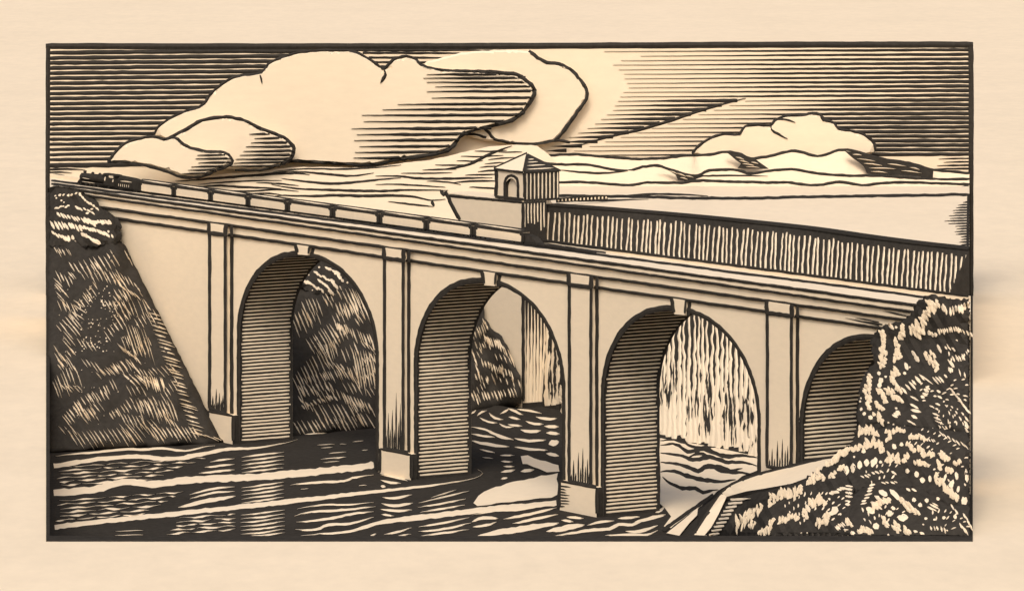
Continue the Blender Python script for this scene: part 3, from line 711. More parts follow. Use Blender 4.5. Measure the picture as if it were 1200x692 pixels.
# ================================================================== TRAIN
TOFF = off_of(on_z(400, yT(400) - 1.2, zA))
def s_track(x): return s_of(on_z(x, yT(x) - 1.2, zA))
CL, CW, CHT = 26.0, 3.0, 4.9
def make_carriage():
    root = empty('railway_carriage', (0, 0, 0), 'carriage', 'railway carriage', YAW)
    b_ = MB()
    n = 8; hl = CL / 2
    b_.box((-hl + .5, 0, .75), (hl - .5, CW, 3.75), 0)
    # ink frame round the pale side panel, corners rounded
    sidefn = lambda x, y, h: Vector((x, -h, y))
    stroke(b_, sidefn, [(-hl + .5, .75), (-hl + .5, 2.0), (-hl + .55, 3.0), (-hl + 1.9, 3.45)], 1.25, 1, .1, 'n', .1, .7)
    stroke(b_, sidefn, [(hl - .5, .75), (hl - .5, 2.0), (hl - .55, 3.0), (hl - 1.9, 3.45)], 1.25, 1, .1, 'n', .1, .7)
    stroke(b_, sidefn, [(-hl + .5, 3.45), (0, 3.5), (hl - .5, 3.4)], .5, 1, .1, 'n', .15, 3)
    stroke(b_, sidefn, [(-hl + .6, .72), (-hl + 1.6, .7)], .7, 1, .1, 'r', .1, .5)
    stroke(b_, sidefn, [(hl - 1.6, .7), (hl - .6, .72)], .7, 1, .1, 'l', .1, .5)
    for x in (-hl + .5, hl - .5):
        s = 1 if x > 0 else -1
        b_.hexa([Vector((x, .02, .75)), Vector((x, CW - .02, .75)), Vector((x, CW - .02, 3.44)), Vector((x, .02, 3.44))],
                [Vector((x + s * .08, .02, .75)), Vector((x + s * .08, CW - .02, .75)), Vector((x + s * .08, CW - .02, 3.44)), Vector((x + s * .08, .02, 3.44))], 1)
    b_.build('body', [M_paint, M_ink], root, local=True)
    r_ = MB()
    arc = [(CW / 2 + (CW / 2 + .12) * math.cos(t), 3.7 + 1.0 * math.sin(t)) for t in [math.pi * j / 10 for j in range(11)]]
    A_ = [Vector((-hl + .25, y, z)) for y, z in arc]; B_ = [Vector((hl - .25, y, z)) for y, z in arc]
    m = len(arc)
    r_.add(A_ + B_, [(j, j + 1, m + j + 1, m + j) for j in range(m - 1)] + [tuple(range(m - 1, -1, -1)), tuple(range(m, 2 * m)), (0, m, 2 * m - 1, m - 1)], 1)
    stroke(r_, lambda x, y, h: Vector((x, y, 3.7 + 1.0 * math.sqrt(max(0, 1 - ((y - CW / 2) / (CW / 2 + .12)) ** 2)) + .02 + h)), [(-hl + 2, .25), (0, .18), (hl - 1.2, .12)], .3, 0, .05, 'lens', .2, 2)
    r_.build('roof', [M_paint, M_ink], root, local=True)
    u_ = MB()
    u_.box((-hl + .3, .25, .42), (hl - .3, CW - .25, .74), 1)
    u_.box((-hl - .45, CW / 2 - .25, .45), (-hl + .3, CW / 2 + .25, .7), 1)
    u_.box((hl - .3, CW / 2 - .25, .45), (hl + .45, CW / 2 + .25, .7), 1)
    # gangway between carriages
    for x in (-hl - .42, hl + .08): u_.box((x, .55, .8), (x + .34, CW - .55, 3.1), 1)
    u_.build('underframe', [M_paint, M_ink], root, local=True)
    for x in (-hl + 3, -hl + 5.4, hl - 5.4, hl - 3):
        w = MB()
        for y in (.35, CW - .6):
            w = MB(); w.cyl((x, y, .46), (x, y + .25, .46), .46, n=12, mat=1); w.build('wheel', [M_paint, M_ink], root, local=True)
    return root
car0 = make_carriage()
kids = list(car0.children)
CARS = [(156.5, 197.5), (198.5, 242), (243, 287), (288, 334.5), (335.5, 389), (390, 445.5), (446.5, 502), (503, 558), (559, 620)]
LAB = ['pale carriage right behind the black engine at the head of the train', 'second pale carriage counted from the black engine', 'third pale carriage counted from the black engine', 'fourth pale carriage, next to the left of the middle one of nine', 'middle one of the nine pale carriages, above the first arch', 'sixth pale carriage from the engine, above the second pilaster', 'seventh pale carriage from the engine, between second pilaster and second arch', 'pale carriage just left of the tower, last but one of the train', 'last pale carriage of the train, in front of the tower']
for i, (x0, x1) in enumerate(CARS):
    if i == 0: o = car0
    else:
        o = car0.copy(); COL.objects.link(o)
        for ch in kids:
            cc = ch.copy(); COL.objects.link(cc); cc.parent = o
    s0, s1 = s_track(x0), s_track(x1)
    o.location = bridge((s0 + s1) / 2, TOFF, zA + .05)
    o.scale = ((s1 - s0) / (CL + .6), 1, 1.16)
    o['label'] = LAB[i]; o['group'] = 'pale railway carriages of the train on the bridge'; o['category'] = 'railway carriage'
# engine
s0, s1 = s_track(80), s_track(128)
EL = s1 - s0
en = empty('steam_engine', bridge(s0, TOFF, zA + .05), 'black steam engine at the far left end of the bridge, pulling the train', 'locomotive', YAW)
en.scale = (1, 1, .9)
sd = lambda x, y, h: Vector((x, -h, y))
e = MB(); e.cyl((3.2, 1.6, 3.5), (EL * .72, 1.6, 3.7), 1.75, 1.9, 18, 1); e.cyl((2.5, 1.6, 3.45), (3.2, 1.6, 3.5), 1.2, 1.75, 18, 1)
stroke(e, lambda x, y, h: Vector((x, -.45 - h, y)), [(6, 3.4), (9.5, 3.2), (12, 3.2)], .3, 0, .1)  # pale highlight painted along the boiler
e.build('boiler', [M_paint, M_ink], en, local=True)
e = MB(); e.box((EL * .70, -.1, 1.4), (EL * .97, 3.3, 5.9), 1); e.hexa([Vector((EL * .66, -.3, 5.9)), Vector((EL, -.3, 5.9)), Vector((EL, 3.5, 5.9)), Vector((EL * .66, 3.5, 5.9))], [Vector((EL * .68, .6, 6.5)), Vector((EL * .99, .6, 6.5)), Vector((EL * .99, 2.6, 6.5)), Vector((EL * .68, 2.6, 6.5))], 1)
cabo = e.build('cab', [M_paint, M_ink], en, local=True)
e = MB()
stroke(e, lambda x, y, h: sd(x, y, .12 + h), [(EL * .735, 3.3), (EL * .74, 4.4), (EL * .76, 5.0)], .9, 0, .1, 'n', .2, .6)
e.build('window', [M_paint, M_ink], cabo, local=True)
e = MB()
stroke(e, lambda x, y, h: sd(x, y, .12 + h), [(EL * .84, 5.4), (EL * .95, 5.4)], 1.1, 0, .1, 'n', .2, .6)
e.build('window', [M_paint, M_ink], cabo, local=True)
e = MB()
stroke(e, lambda x, y, h: sd(x, y, .12 + h), [(EL * .93, 3.2), (EL * .95, 4.3)], .8, 0, .1, 'n', .2, .6)
e.build('window', [M_paint, M_ink], cabo, local=True)
e = MB(); e.cyl((4.6, 1.6, 5.0), (4.6, 1.6, 6.3), .55, .75, 12, 1); e.build('chimney', [M_paint, M_ink], en, local=True)
for x in (EL * .34, EL * .52):
    e = MB(); e.cyl((x, 1.6, 5.1), (x, 1.6, 5.9), .75, .6, 12, 1); e.cyl((x, 1.6, 5.9), (x, 1.6, 6.2), .6, .2, 12, 1); e.build('dome', [M_paint, M_ink], en, local=True)
e = MB(); e.box((2.0, -.15, 1.35), (EL * .98, 3.35, 1.75), 1); e.box((2.2, .3, .6), (EL * .98, 2.9, 1.35), 1)
stroke(e, lambda x, y, h: sd(x, y, .17 + h), [(5, 1.65), (EL * .3, 1.6), (EL * .5, 1.55)], .28, 0, .08)  # painted highlight on the board's edge
e.build('running_board', [M_paint, M_ink], en, local=True)
e = MB(); e.hexa([Vector((-.4, .3, .1)), Vector((2.2, -.1, .1)), Vector((2.2, 3.3, .1)), Vector((-.4, 2.9, .1))], [Vector((1.4, .6, 1.7)), Vector((2.2, -.1, 1.9)), Vector((2.2, 3.3, 1.9)), Vector((1.4, 2.6, 1.7))], 1)
e.hexa([Vector((1.0, .6, 1.7)), Vector((3, .2, 1.7)), Vector((3, 3, 1.7)), Vector((1.0, 2.6, 1.7))], [Vector((2.6, .9, 3.6)), Vector((3.2, .6, 5.2)), Vector((3.2, 2.6, 5.2)), Vector((2.6, 2.3, 3.6))], 1)
e.build('pilot', [M_paint, M_ink], en, local=True)
for x, r in ((3.6, .5), (EL * .26, .85), (EL * .36, .85), (EL * .46, .85), (EL * .56, .85), (EL * .82, .55)):
    e = MB()
    for y in (0, 2.9):
        e = MB(); e.cyl((x, y, r), (x, y + .3, r), r, n=16, mat=1); e.build('wheel', [M_paint, M_ink], en, local=True)
s0, s1 = s_track(130), s_track(155.5); TL = s1 - s0
tn = empty('coal_tender', bridge(s0, TOFF, zA + .05), 'black tender coupled between the steam engine and the first pale carriage', 'tender', YAW)
e = MB(); e.box((.2, 0, 1.0), (TL - .3, 3.1, 4.6), 1)
e.hexa([Vector((.4, .2, 4.6)), Vector((TL - .5, .2, 4.6)), Vector((TL - .5, 2.9, 4.6)), Vector((.4, 2.9, 4.6))], [Vector((1, .9, 5.6)), Vector((TL * .7, .9, 5.3)), Vector((TL * .7, 2.2, 5.3)), Vector((1, 2.2, 5.6))], 1)
stroke(e, sd, [(2.5, 3.6), (6, 3.75), (TL * .7, 3.7)], .45, 0, .1)
for j in range(6): stroke(e, sd, [(1.0 + j * 1.6, 1.5), (1.1 + j * 1.6, 2.5)], .45, 0, .1, 'n', .2, .5)
e.build('tank', [M_paint, M_ink], tn, local=True)
e = MB(); e.box((0, .3, .5), (TL, 2.8, 1.0), 1); e.build('underframe', [M_paint, M_ink], tn, local=True)
for x in (1.6, 3.4, TL - 3.6, TL - 1.8):
    e = MB()
    for y in (.1, 2.7):
        e = MB(); e.cyl((x, y, .5), (x, y + .3, .5), .5, n=14, mat=1); e.build('wheel', [M_paint, M_ink], tn, local=True)
# invented wagon: dark shape put in for the shadow behind the last carriage
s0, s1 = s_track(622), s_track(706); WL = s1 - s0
wg = empty('shadow_wagon', bridge(s0, TOFF, zA + .05), 'long low black wagon shape put in for the shadow behind the last pale carriage, at the foot of the tower', 'shadow stand-in', YAW)
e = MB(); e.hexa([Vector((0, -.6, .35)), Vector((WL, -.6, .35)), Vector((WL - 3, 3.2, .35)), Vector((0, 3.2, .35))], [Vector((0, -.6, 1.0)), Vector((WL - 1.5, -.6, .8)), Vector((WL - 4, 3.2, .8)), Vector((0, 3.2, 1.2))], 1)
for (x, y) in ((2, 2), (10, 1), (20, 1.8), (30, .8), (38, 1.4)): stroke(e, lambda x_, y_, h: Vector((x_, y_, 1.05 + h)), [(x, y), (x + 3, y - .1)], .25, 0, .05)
e.build('shadow_slab', [M_paint, M_ink], wg, local=True)
e = MB(); e.hexa([Vector((0, -.1, 1.1)), Vector((7, -.1, 1.1)), Vector((7, 3.1, 1.1)), Vector((0, 3.1, 1.1))], [Vector((0, .3, 3.6)), Vector((3.4, .3, 3.2)), Vector((3.4, 2.8, 3.2)), Vector((0, 2.8, 3.6))], 1); e.build('shadow_wedge', [M_paint, M_ink], wg, local=True)
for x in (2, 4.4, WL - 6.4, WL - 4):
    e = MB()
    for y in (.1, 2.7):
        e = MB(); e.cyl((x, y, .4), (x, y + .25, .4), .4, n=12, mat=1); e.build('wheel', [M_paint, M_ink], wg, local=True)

# ================================================================== DAM, LAKE, GATEHOUSE
DOFF = -166.0
ZC = on_face(640, 241, DOFF).z
CREST = [(637, 240.6), (657, 242), (700, 245), (784, 252), (862, 259.5), (940, 268), (1010, 278), (1060, 284.5), (1100, 289), (1136, 293)]
CREST = resample(CREST, 8)
cr = [on_z(x, y, ZC) for x, y in CREST]
dam = MB()
n = len(cr)
thick = Vector((-NX * 5, -NY * 5, 0))
bat = [interp(to_px(p)[0], [(640, 4), (680, 10), (760, 40), (889, 47), (1136, 47)]) for p in cr]
foot = [Vector((p.x + NX * b_, p.y + NY * b_, -2)) for p, b_ in zip(cr, bat)]
def clipx(p):
    px = min(p[0], gx(1136, p[1])); return Vector((px, p[1], p[2]))
foot = [clipx(p) for p in foot]
bkt = [clipx(p + thick) for p in cr]; bkb = [clipx(Vector((p.x, p.y, -2)) + thick * 2) for p in cr]
print('DAMFOOT', [tuple(round(v) for v in to_px(Vector((p.x, p.y, 0)))) for p in foot][::3])
NR = 14
rows_ = [[cr[i].lerp(foot[i], j / NR) for i in range(n)] for j in range(NR + 1)]
dam.add([p for r_ in rows_ for p in r_], [t_ for j in range(NR) for i in range(n - 1) for t_ in ((j * n + i, (j + 1) * n + i, (j + 1) * n + i + 1), (j * n + i, (j + 1) * n + i + 1, j * n + i + 1))], 1)
dam.add(bkt + bkb, [(i, i + 1, n + i + 1, n + i) for i in range(n - 1)], 1)
for i in (0, n - 1): dam.add([cr[i], foot[i], bkb[i], bkt[i]], [(0, 1, 2, 3)], 1)
dfn = caster(dam)
FOOTPX = [to_px(Vector((p.x, p.y, 0))) for p in foot]
x = 641.5
while x < 1133:
    yc = interp(x, CREST)
    y0 = yc + 7.5 + R.uniform(-1.5, 2)
    pts = []; yy = y0; xx = x; lean = R.uniform(1.0, 3.0)
    lim = interp(x, FOOTPX) - 1 if x < 930 else yc + 90
    while yy < lim:
        pts.append((xx + lean * max(0, (1 - (yy - y0) / 36)) + R.uniform(-1, 1) * (.45 if yy < yc + 70 else 1.1), yy)); yy += 8 * R.uniform(.8, 1.3)
    wv = R.uniform(.85, 1.15)
    stroke(dam, dfn, pts, (lambda t: wv * (2.0 + 5.4 * max(0, (t - .42) / .5) ** 1.25)) if x < 930 else 2.1 * wv, 0, .35, 'n', .28, 4)
    x += 5.6 * R.uniform(.8, 1.2)
for _ in range(110):
    x = R.choice((R.uniform(642, 662), R.uniform(770, 892), R.uniform(770, 892)))
    yf = interp(x, FOOTPX); L_ = R.uniform(6, 42); y0 = yf - R.uniform(4, 85) - L_ * .4
    if y0 + L_ < yf - 2:
        stroke(dam, lambda a_, b_, h: dfn(a_, b_, h + .35), [(x, y0), (x + R.uniform(-.8, .8), y0 + L_ * .4), (x + R.uniform(-.8, .8), y0 + L_ * .7), (x, y0 + L_)], R.uniform(1.3, 2.4), 1, .3, 'lens', .35, 3)
damo = dam.build('dam', [M_foam, M_ink], label='dark dam wall streaked with pale falling water, behind the bridge at the right', cat='dam')
ct = MB()
up = Vector((0, 0, .5))
P0 = [p + up * .04 - thick * .1 for p in cr]; P1 = [clipx(p + up * .04 + thick * 1.4) for p in cr]
for i in range(n - 1):
    ct.hexa([P0[i], P0[i + 1], P1[i + 1], P1[i]], [P0[i] + up, P0[i + 1] + up, P1[i + 1] + up, P1[i] + up], 1)
ct.build('crest_walk', [M_stone, M_ink], damo)
ZL = ZC - 1.0
lake = MB()
back = [at_depth(x, 231, 2454) for x in (1136, 900, 637)]
poly = [clipx(Vector((p.x, p.y, ZL)) + thick * 1.02) for p in cr] + [Vector((p.x, p.y, ZL)) for p in back]
lake.hexa([Vector((p.x, p.y, -1)) for p in poly], poly, 0)
lk = lambda x, y, h: on_z(x, y, ZL + .02 + h)
stroke(lake, lk, [(x, y + .5) for x, y in shore], 3.0, 1, .3, 'n', .2, 6, wob=.25)
stroke(lake, lk, [(730, 229), (760, 227.5), (790, 227.5), (830, 229.5)], 2.2, 1, .3, 'lens')
stroke(lake, lk, [(656, 234.5), (700, 235), (760, 233)], 2.2, 1, .3, 'r')
y = 236.5
while y < 292:
    w_ = interp(y, [(236, 8), (245, 20), (255, 30), (262, 26), (275, 14), (292, 8)]) * R.uniform(.7, 1.2)
    stroke(lake, lk, [(1136, y), (1136 - w_ * .5, y + .3), (1136 - w_, y + .6)], 1.7, 1, .25, 'r', .25, 3)
    y += 3.1
stroke(lake, lk, [(1134.5, 228), (1134.5, 260), (1134, 292)], 2.6, 1, .3, 'n')
lake.build('lake', [M_foam, M_ink], kind='structure')

# gatehouse tower on its terrace
GO = -153.0
corner = on_face(612, 300, GO)
def gat(x, y, z): return Vector((corner.x + DX * x - NX * y, corner.y + DY * x - NY * y, z))
def s_rel(px, y=0.0): # local x of a picture column on the plane y behind the terrace face
    p = on_face(px, 300, GO - y); return s_of(p) - s_of(corner)
def depth_for(px, x=0.0):
    lo, hi = 0.0, 60.0
    for _ in range(40):
        m = (lo + hi) / 2
        if to_px(gat(x, m, 50))[0] < px: lo = m
        else: hi = m
    return lo
ZT = on_face(612, 236.5, GO).z
gh = empty('gatehouse', gat(0, 0, 0), 'small square tower with pyramid roof and arched doorway on a tall pale pier', 'tower')
t = MB()
dp = depth_for(640.5)
xl0, xl1 = s_rel(524), s_rel(538)
zmid = on_face(538, 256, GO).z
prof = [(xl1, -2), (0, -2), (0, ZT), (xl0, ZT), (xl1, zmid)]
lo = [gat(x, 0, z) for x, z in prof]; hi = [gat(x, dp, z) for x, z in prof]
t.add(lo + hi, [(0, 1, 2, 3, 4), (9, 8, 7, 6, 5), (2, 7, 8, 3), (3, 8, 9, 4), (4, 9, 5, 0)], 0)
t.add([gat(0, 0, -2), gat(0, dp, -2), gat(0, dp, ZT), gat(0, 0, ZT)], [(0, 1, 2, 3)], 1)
tf = lambda x, y, h: on_face(x, y, GO + .05 + h)
stroke(t, tf, [(525, 229), (555, 232), (585, 234.5), (612, 237)], 2.8, 1, .3, 'n', .2, 4)
stroke(t, tf, [(522, 224), (526, 233), (532, 246), (539, 257)], 3.8, 1, .3, 'n', .25, 4)
stroke(t, tf, [(613, 237), (612.5, 300), (613, 400), (613.5, 470)], 3.2, 1, .3, 'n', .2, 8)
rs = lambda x, y, h: None
def side(x_, y_, h):      # the side face of the pier: x_ runs back, y_ is height
    return gat(h, x_, y_)
for j in range(7):
    yy = dp * (j + .8) / 7.6
    stroke(t, side, [(yy, ZT - .8), (yy, ZT - 6), (yy + .1, ZT - R.uniform(8, 12))], .62, 0, .2, 'n', .2, 2)
    stroke(t, side, [(yy, ZT - 34), (yy + .15, ZT - 50), (yy, 14), (yy, 2)], lambda q_: .6 + 1.2 * q_ ** 1.5, 0, .2, 'l', .35, 3)
t.build('pier', [M_stone, M_ink], gh)
# tower
y0 = .9
txl, txr = s_rel(581, y0), s_rel(614, y0)
zb_ = ZT
ze = on_face(614, 201, GO - y0).z
zap = ze + 0
dpt = depth_for(655.5, txr) - y0
t = MB()
zdoor = on_face(599, 209, GO - y0).z
dxl, dxr = s_rel(592, y0), s_rel(606.5, y0)
def gt(x, y, z): return gat(x, y0 + y, z)
# front face with an arched opening, built round the doorway
zsp = zdoor - (dxr - dxl) / 2 * .9
arc = [((dxl + dxr) / 2 - (dxr - dxl) / 2 * math.cos(math.pi * j / 12), zsp + (zdoor - zsp) * math.sin(math.pi * j / 12)) for j in range(13)]
t.quad(gt(txl, 0, zb_), gt(dxl, 0, zb_), gt(dxl, 0, ze), gt(txl, 0, ze), 0)
t.quad(gt(dxr, 0, zb_), gt(txr, 0, zb_), gt(txr, 0, ze), gt(dxr, 0, ze), 0)
for p, q in zip(arc, arc[1:]):
    t.quad(gt(p[0], 0, p[1]), gt(q[0], 0, q[1]), gt(q[0], 0, ze), gt(p[0], 0, ze), 0)
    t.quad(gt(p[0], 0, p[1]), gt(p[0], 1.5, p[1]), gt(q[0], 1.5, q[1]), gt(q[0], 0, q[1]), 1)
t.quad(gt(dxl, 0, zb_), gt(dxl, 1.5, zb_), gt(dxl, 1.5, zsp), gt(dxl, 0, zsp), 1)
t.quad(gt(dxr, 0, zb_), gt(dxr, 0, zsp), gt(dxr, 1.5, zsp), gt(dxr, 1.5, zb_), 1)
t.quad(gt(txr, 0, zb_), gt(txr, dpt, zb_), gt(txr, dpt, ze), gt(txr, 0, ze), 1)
t.quad(gt(txl, dpt, zb_), gt(txl, 0, zb_), gt(txl, 0, ze), gt(txl, dpt, ze), 0)
t.quad(gt(txr, dpt, zb_), gt(txl, dpt, zb_), gt(txl, dpt, ze), gt(txr, dpt, ze), 0)
ff = lambda x, y, h: on_face(x, y, GO - y0 + .05 + h)
stroke(t, ff, [(591.5, 231), (591.3, 218), (593, 209), (599, 205.5), (605.5, 209), (607, 218), (607, 232)], 2.6, 1, .2, 'n', .15, 3)
stroke(t, ff, [(581, 199), (582, 214), (580.5, 230)], 3.6, 1, .2, 'n', .2, 4)
stroke(t, ff, [(614.5, 200), (615, 215), (614.5, 231)], 3.2, 1, .2, 'n', .2, 4)
stroke(t, ff, [(580, 230.5), (598, 232.5), (614, 234)], 3.2, 1, .2, 'n', .2, 4)
for j in range(9):
    yy = dpt * (j + .75) / 9.2
    stroke(t, lambda a_, b_, h: gt(txr + .02 + h, a_, b_), [(yy, zb_ + .9), (yy, (zb_ + ze) / 2), (yy, ze - .9)], .62, 0, .15, 'n', .2, 2)
tow = t.build('wall', [M_stone, M_ink], gh)
t = MB()
t.box((dxl - .2, 1.5, zb_), (dxr + .2, 2.1, zdoor + .3), 0, lambda x, y, z: gt(x, y, z))
t.build('door', [M_stone, M_ink], gh)
t = MB()
ov = .45
c4 = [gt(txl - ov, -ov, ze), gt(txr + ov, -ov, ze), gt(txr + ov, dpt + ov, ze), gt(txl - ov, dpt + ov, ze)]
cm = (c4[0] + c4[2]) / 2
# height of the roof so that its tip stands where the engraving has it
zt = min((ze + q_ * .1 for q_ in range(20, 90)), key=lambda z_: abs(to_px((cm.x, cm.y, z_))[1] - 179.5))
tip = Vector((cm.x, cm.y, zt)); dn = Vector((0, 0, -.6))
t.add(c4 + [p + dn for p in c4] + [tip], [(0, 1, 8), (2, 3, 8), (3, 0, 8), (0, 4, 5, 1), (2, 6, 7, 3), (3, 7, 4, 0), (7, 6, 5, 4)], 0)
t.add([c4[1], c4[2], tip, c4[1] + dn, c4[2] + dn], [(0, 1, 2), (1, 0, 3, 4)], 1)
def roof_pt(u, v, h):    # u along the eave, v up the slope
    p = c4[1].lerp(c4[2], u).lerp(tip, v); return p + Vector((DX, DY, .6)) * h
for v, u0, u1 in ((.12, .08, .9), (.32, .08, .8), (.5, .1, .66), (.66, .15, .6)):
    stroke(t, lambda x, y, h: roof_pt(x, y, h), [(u0, v), ((u0 + u1) / 2, v), (u1, v)], .055, 0, .12, 'lens', .2, .12)
def eave(u, v, h): return c4[0].lerp(c4[1], u) + Vector((NX * (.05 + h), NY * (.05 + h), -.3 - v))
stroke(t, eave, [(0, 0), (.5, 0), (1, 0)], .8, 1, .2, 'n', .15, .1)
def hip(u, v, h): return c4[1].lerp(tip, u) + Vector((NX * .2, NY * .2, 0)) * (1 + h) + Vector((DX * v, DY * v, 0))
stroke(t, hip, [(0, -.1), (.5, -.1), (1, 0)], .9, 1, .25, 'n', .15, .1)
def hip2(u, v, h): return c4[0].lerp(tip, u) + Vector((NX * .2, NY * .2, .1)) * (1 + h) + Vector((0, 0, v))
stroke(t, hip2, [(0, 0), (.5, 0), (1, 0)], .8, 1, .25, 'n', .15, .1)
t.build('roof', [M_stone, M_ink], gh)
# railing along the walk beyond the tower
pa = on_z(652, 237.5, ZC + .2); pb = on_z(712, 234, ZC + .2)
rl = empty('railing', pa.lerp(pb, .5), 'low dark railing with pale posts running from the tower along the lake', 'railing')
e = MB()
dr = (pb - pa).normalized(); nr = Vector((-dr.y, dr.x, 0))
if nr.y > 0: nr = -nr
def rp(u, v, z): return pa + dr * u + nr * v + Vector((0, 0, z))
LR = (pb - pa).length
e.box((0, -.25, 0), (LR, .25, .55), 1, rp); e.box((0, -.3, 1.35), (LR, .3, 1.9), 1, rp); e.box((0, -.28, .5), (LR, -.1, 1.4), 1, rp)
e.build('rail', [M_stone, M_ink], rl)
npst = 14
for j in range(npst):
    e = MB(); u = LR * (j + .5) / npst
    e.box((u - .28, .02, .5), (u + .28, .34, 1.42), 0, rp); e.build('post', [M_stone, M_ink], rl)


def fill_rows(mb, fn, poly, n, d, w, seed_gap=15):
    pts = []; m = len(poly)
    def ins(x, y):
        c = False; j = m - 1
        for i in range(m):
            xi, yi = poly[i]; xj, yj = poly[j]
            if (yi > y) != (yj > y) and x < (xj - xi) * (y - yi) / (yj - yi) + xi: c = not c
            j = i
        return c
    xs = [p[0] for p in poly]; ys = [p[1] for p in poly]
    for _ in range(4000):
        if len(pts) >= n: break
        x, y = R.uniform(min(xs), max(xs)), R.uniform(min(ys), max(ys))
        if ins(x, y) and ins(x + d[0] + 8, y + d[1] + 4) and all((x - a) ** 2 + (y - b) ** 2 > seed_gap ** 2 for a, b in pts):
            pts.append((x, y))
            k = R.randint(4, 6); an = R.uniform(-1.0, .7)
            row(mb, fn, (x, y), (x + 4.1 * k * math.cos(an), y + 4.1 * k * math.sin(an)), k, (d[0] * R.uniform(.8, 1.2), d[1] * R.uniform(.7, 1.1)), w, 0, .4, jp=.5)

# ================================================================== LEFT HILLSIDE, FAR HILLSIDE
hl_ = MB()
HO = [(55.5, 221), (72, 221), (88, 224), (100, 229), (110, 235), (113, 239), (122, 245), (131, 250), (139, 259), (142, 265), (137, 269), (142, 275), (140, 280), (147, 288), (163, 321), (192, 379), (216, 427), (243, 481), (258, 509), (268, 520), (250, 519), (200, 522), (150, 523), (100, 526), (55.5, 530)]
def hill_depth(x, y):
    shore_ = (CH - 0.0) * F / (interp(x, [(57, 531), (268, 518)]) - HZ)
    ridge_x = interp(y, [(221, 70), (250, 131), (280, 140), (379, 192), (509, 258), (521, 268)])
    fd = face_depth(min(max(x, 57), 1000)) - 2.5
    yb = interp(x, [(57, 530), (268, 518)])
    yt = interp(x, [(57, 225), (131, 250), (147, 288), (258, 509), (268, 515)])
    t = max(0, min(1, (yb - y) / max(4, yb - yt)))
    return shore_ + (fd - shore_) * t
bmp = lambda x, y: -3.0 * math.sin(x * .11 + y * .05) * math.sin(y * .07 - x * .03) - 1.4 * math.sin(x * .31) * math.sin(y * .27)
relief(hl_, rough_outline(HO, 5, .7), hill_depth, 2.5, 20, 10, 1, 8, bmp, True)
hf = caster(hl_)
for a_, b_, n_, d_, w_ in [
    ((80, 308), (132, 296), 10, (9, 15), 1.6), ((79, 317), (83, 319), 2, (8, 10), 1.5), ((104, 317), (136, 316), 8, (9, 17), 1.5), ((62, 325), (70, 339), 4, (14, 14), 1.5), ((137, 325), (150, 322), 4, (8, 14), 1.5), ((63, 333), (66, 347), 3, (11, 13), 1.5),
    ((62, 290), (80, 292), 6, (5, 9), 1.3), ((86, 352), (86, 364), 3, (13, 9), 1.5), ((80, 365), (72, 397), 8, (14, 17), 1.5), ((133, 339), (147, 338), 4, (7, 13), 1.6), ((132, 353), (166, 350), 7, (9, 22), 1.4), ((148, 380), (167, 384), 7, (12, 38), 1.4), ((142, 395), (151, 392), 4, (6, 16), 1.4),
    ((172, 366), (224, 506), 29, (17, 5), 1.9), ((72, 432), (86, 428), 4, (8, 22), 1.5), ((61, 447), (70, 436), 4, (9, 24), 1.5), ((117, 432), (146, 421), 6, (9, 10), 1.6), ((144, 438), (166, 440), 8, (12, 12), 2), ((168, 440), (190, 441), 8, (5, 16), 2.3), ((116, 456), (131, 442), 5, (6, 12), 1.6), ((72, 487), (90, 470), 7, (9, 12), 1.9), ((86, 476), (106, 478), 6, (9, 14), 1.6), ((127, 484), (151, 466), 8, (6, 10), 1.7), ((158, 467), (199, 468), 10, (9, 24), 1.6), ((68, 500), (80, 498), 3, (10, 12), 1.4), ((80, 505), (146, 500), 14, (12, 18), 1.5), ((140, 496), (176, 490), 8, (18, 22), 1.5), ((172, 500), (226, 500), 13, (10, 16), 1.8), ((228, 506), (250, 512), 5, (9, 4), 1.4), ((62, 405), (66, 420), 3, (9, 14), 1.4), ((150, 300), (146, 292), 2, (5, 10), 1.4), ((156, 330), (170, 356), 5, (5, 7), 1.3)]:
    row(hl_, hf, a_, b_, n_, d_, w_ * .82, 0, .45)
fill_rows(hl_, hf, [(62, 292), (134, 290), (166, 365), (200, 465), (215, 508), (62, 512)], 34, (7.5, 12.5), 1.15)
for _ in range(95):
    x, y = R.uniform(92, 138), R.uniform(334, 412)
    dot(hl_, hf, x, y, R.uniform(.9, 2), 0, .4)
for _ in range(70):
    x, y = R.uniform(62, 190), R.uniform(285, 500)
    if y > 285 + max(0, x - 130) * 2.0: dot(hl_, hf, x, y, R.uniform(.8, 1.5), 0, .4)
hl_.build('hillside', [M_leaf, M_ink], kind='structure')

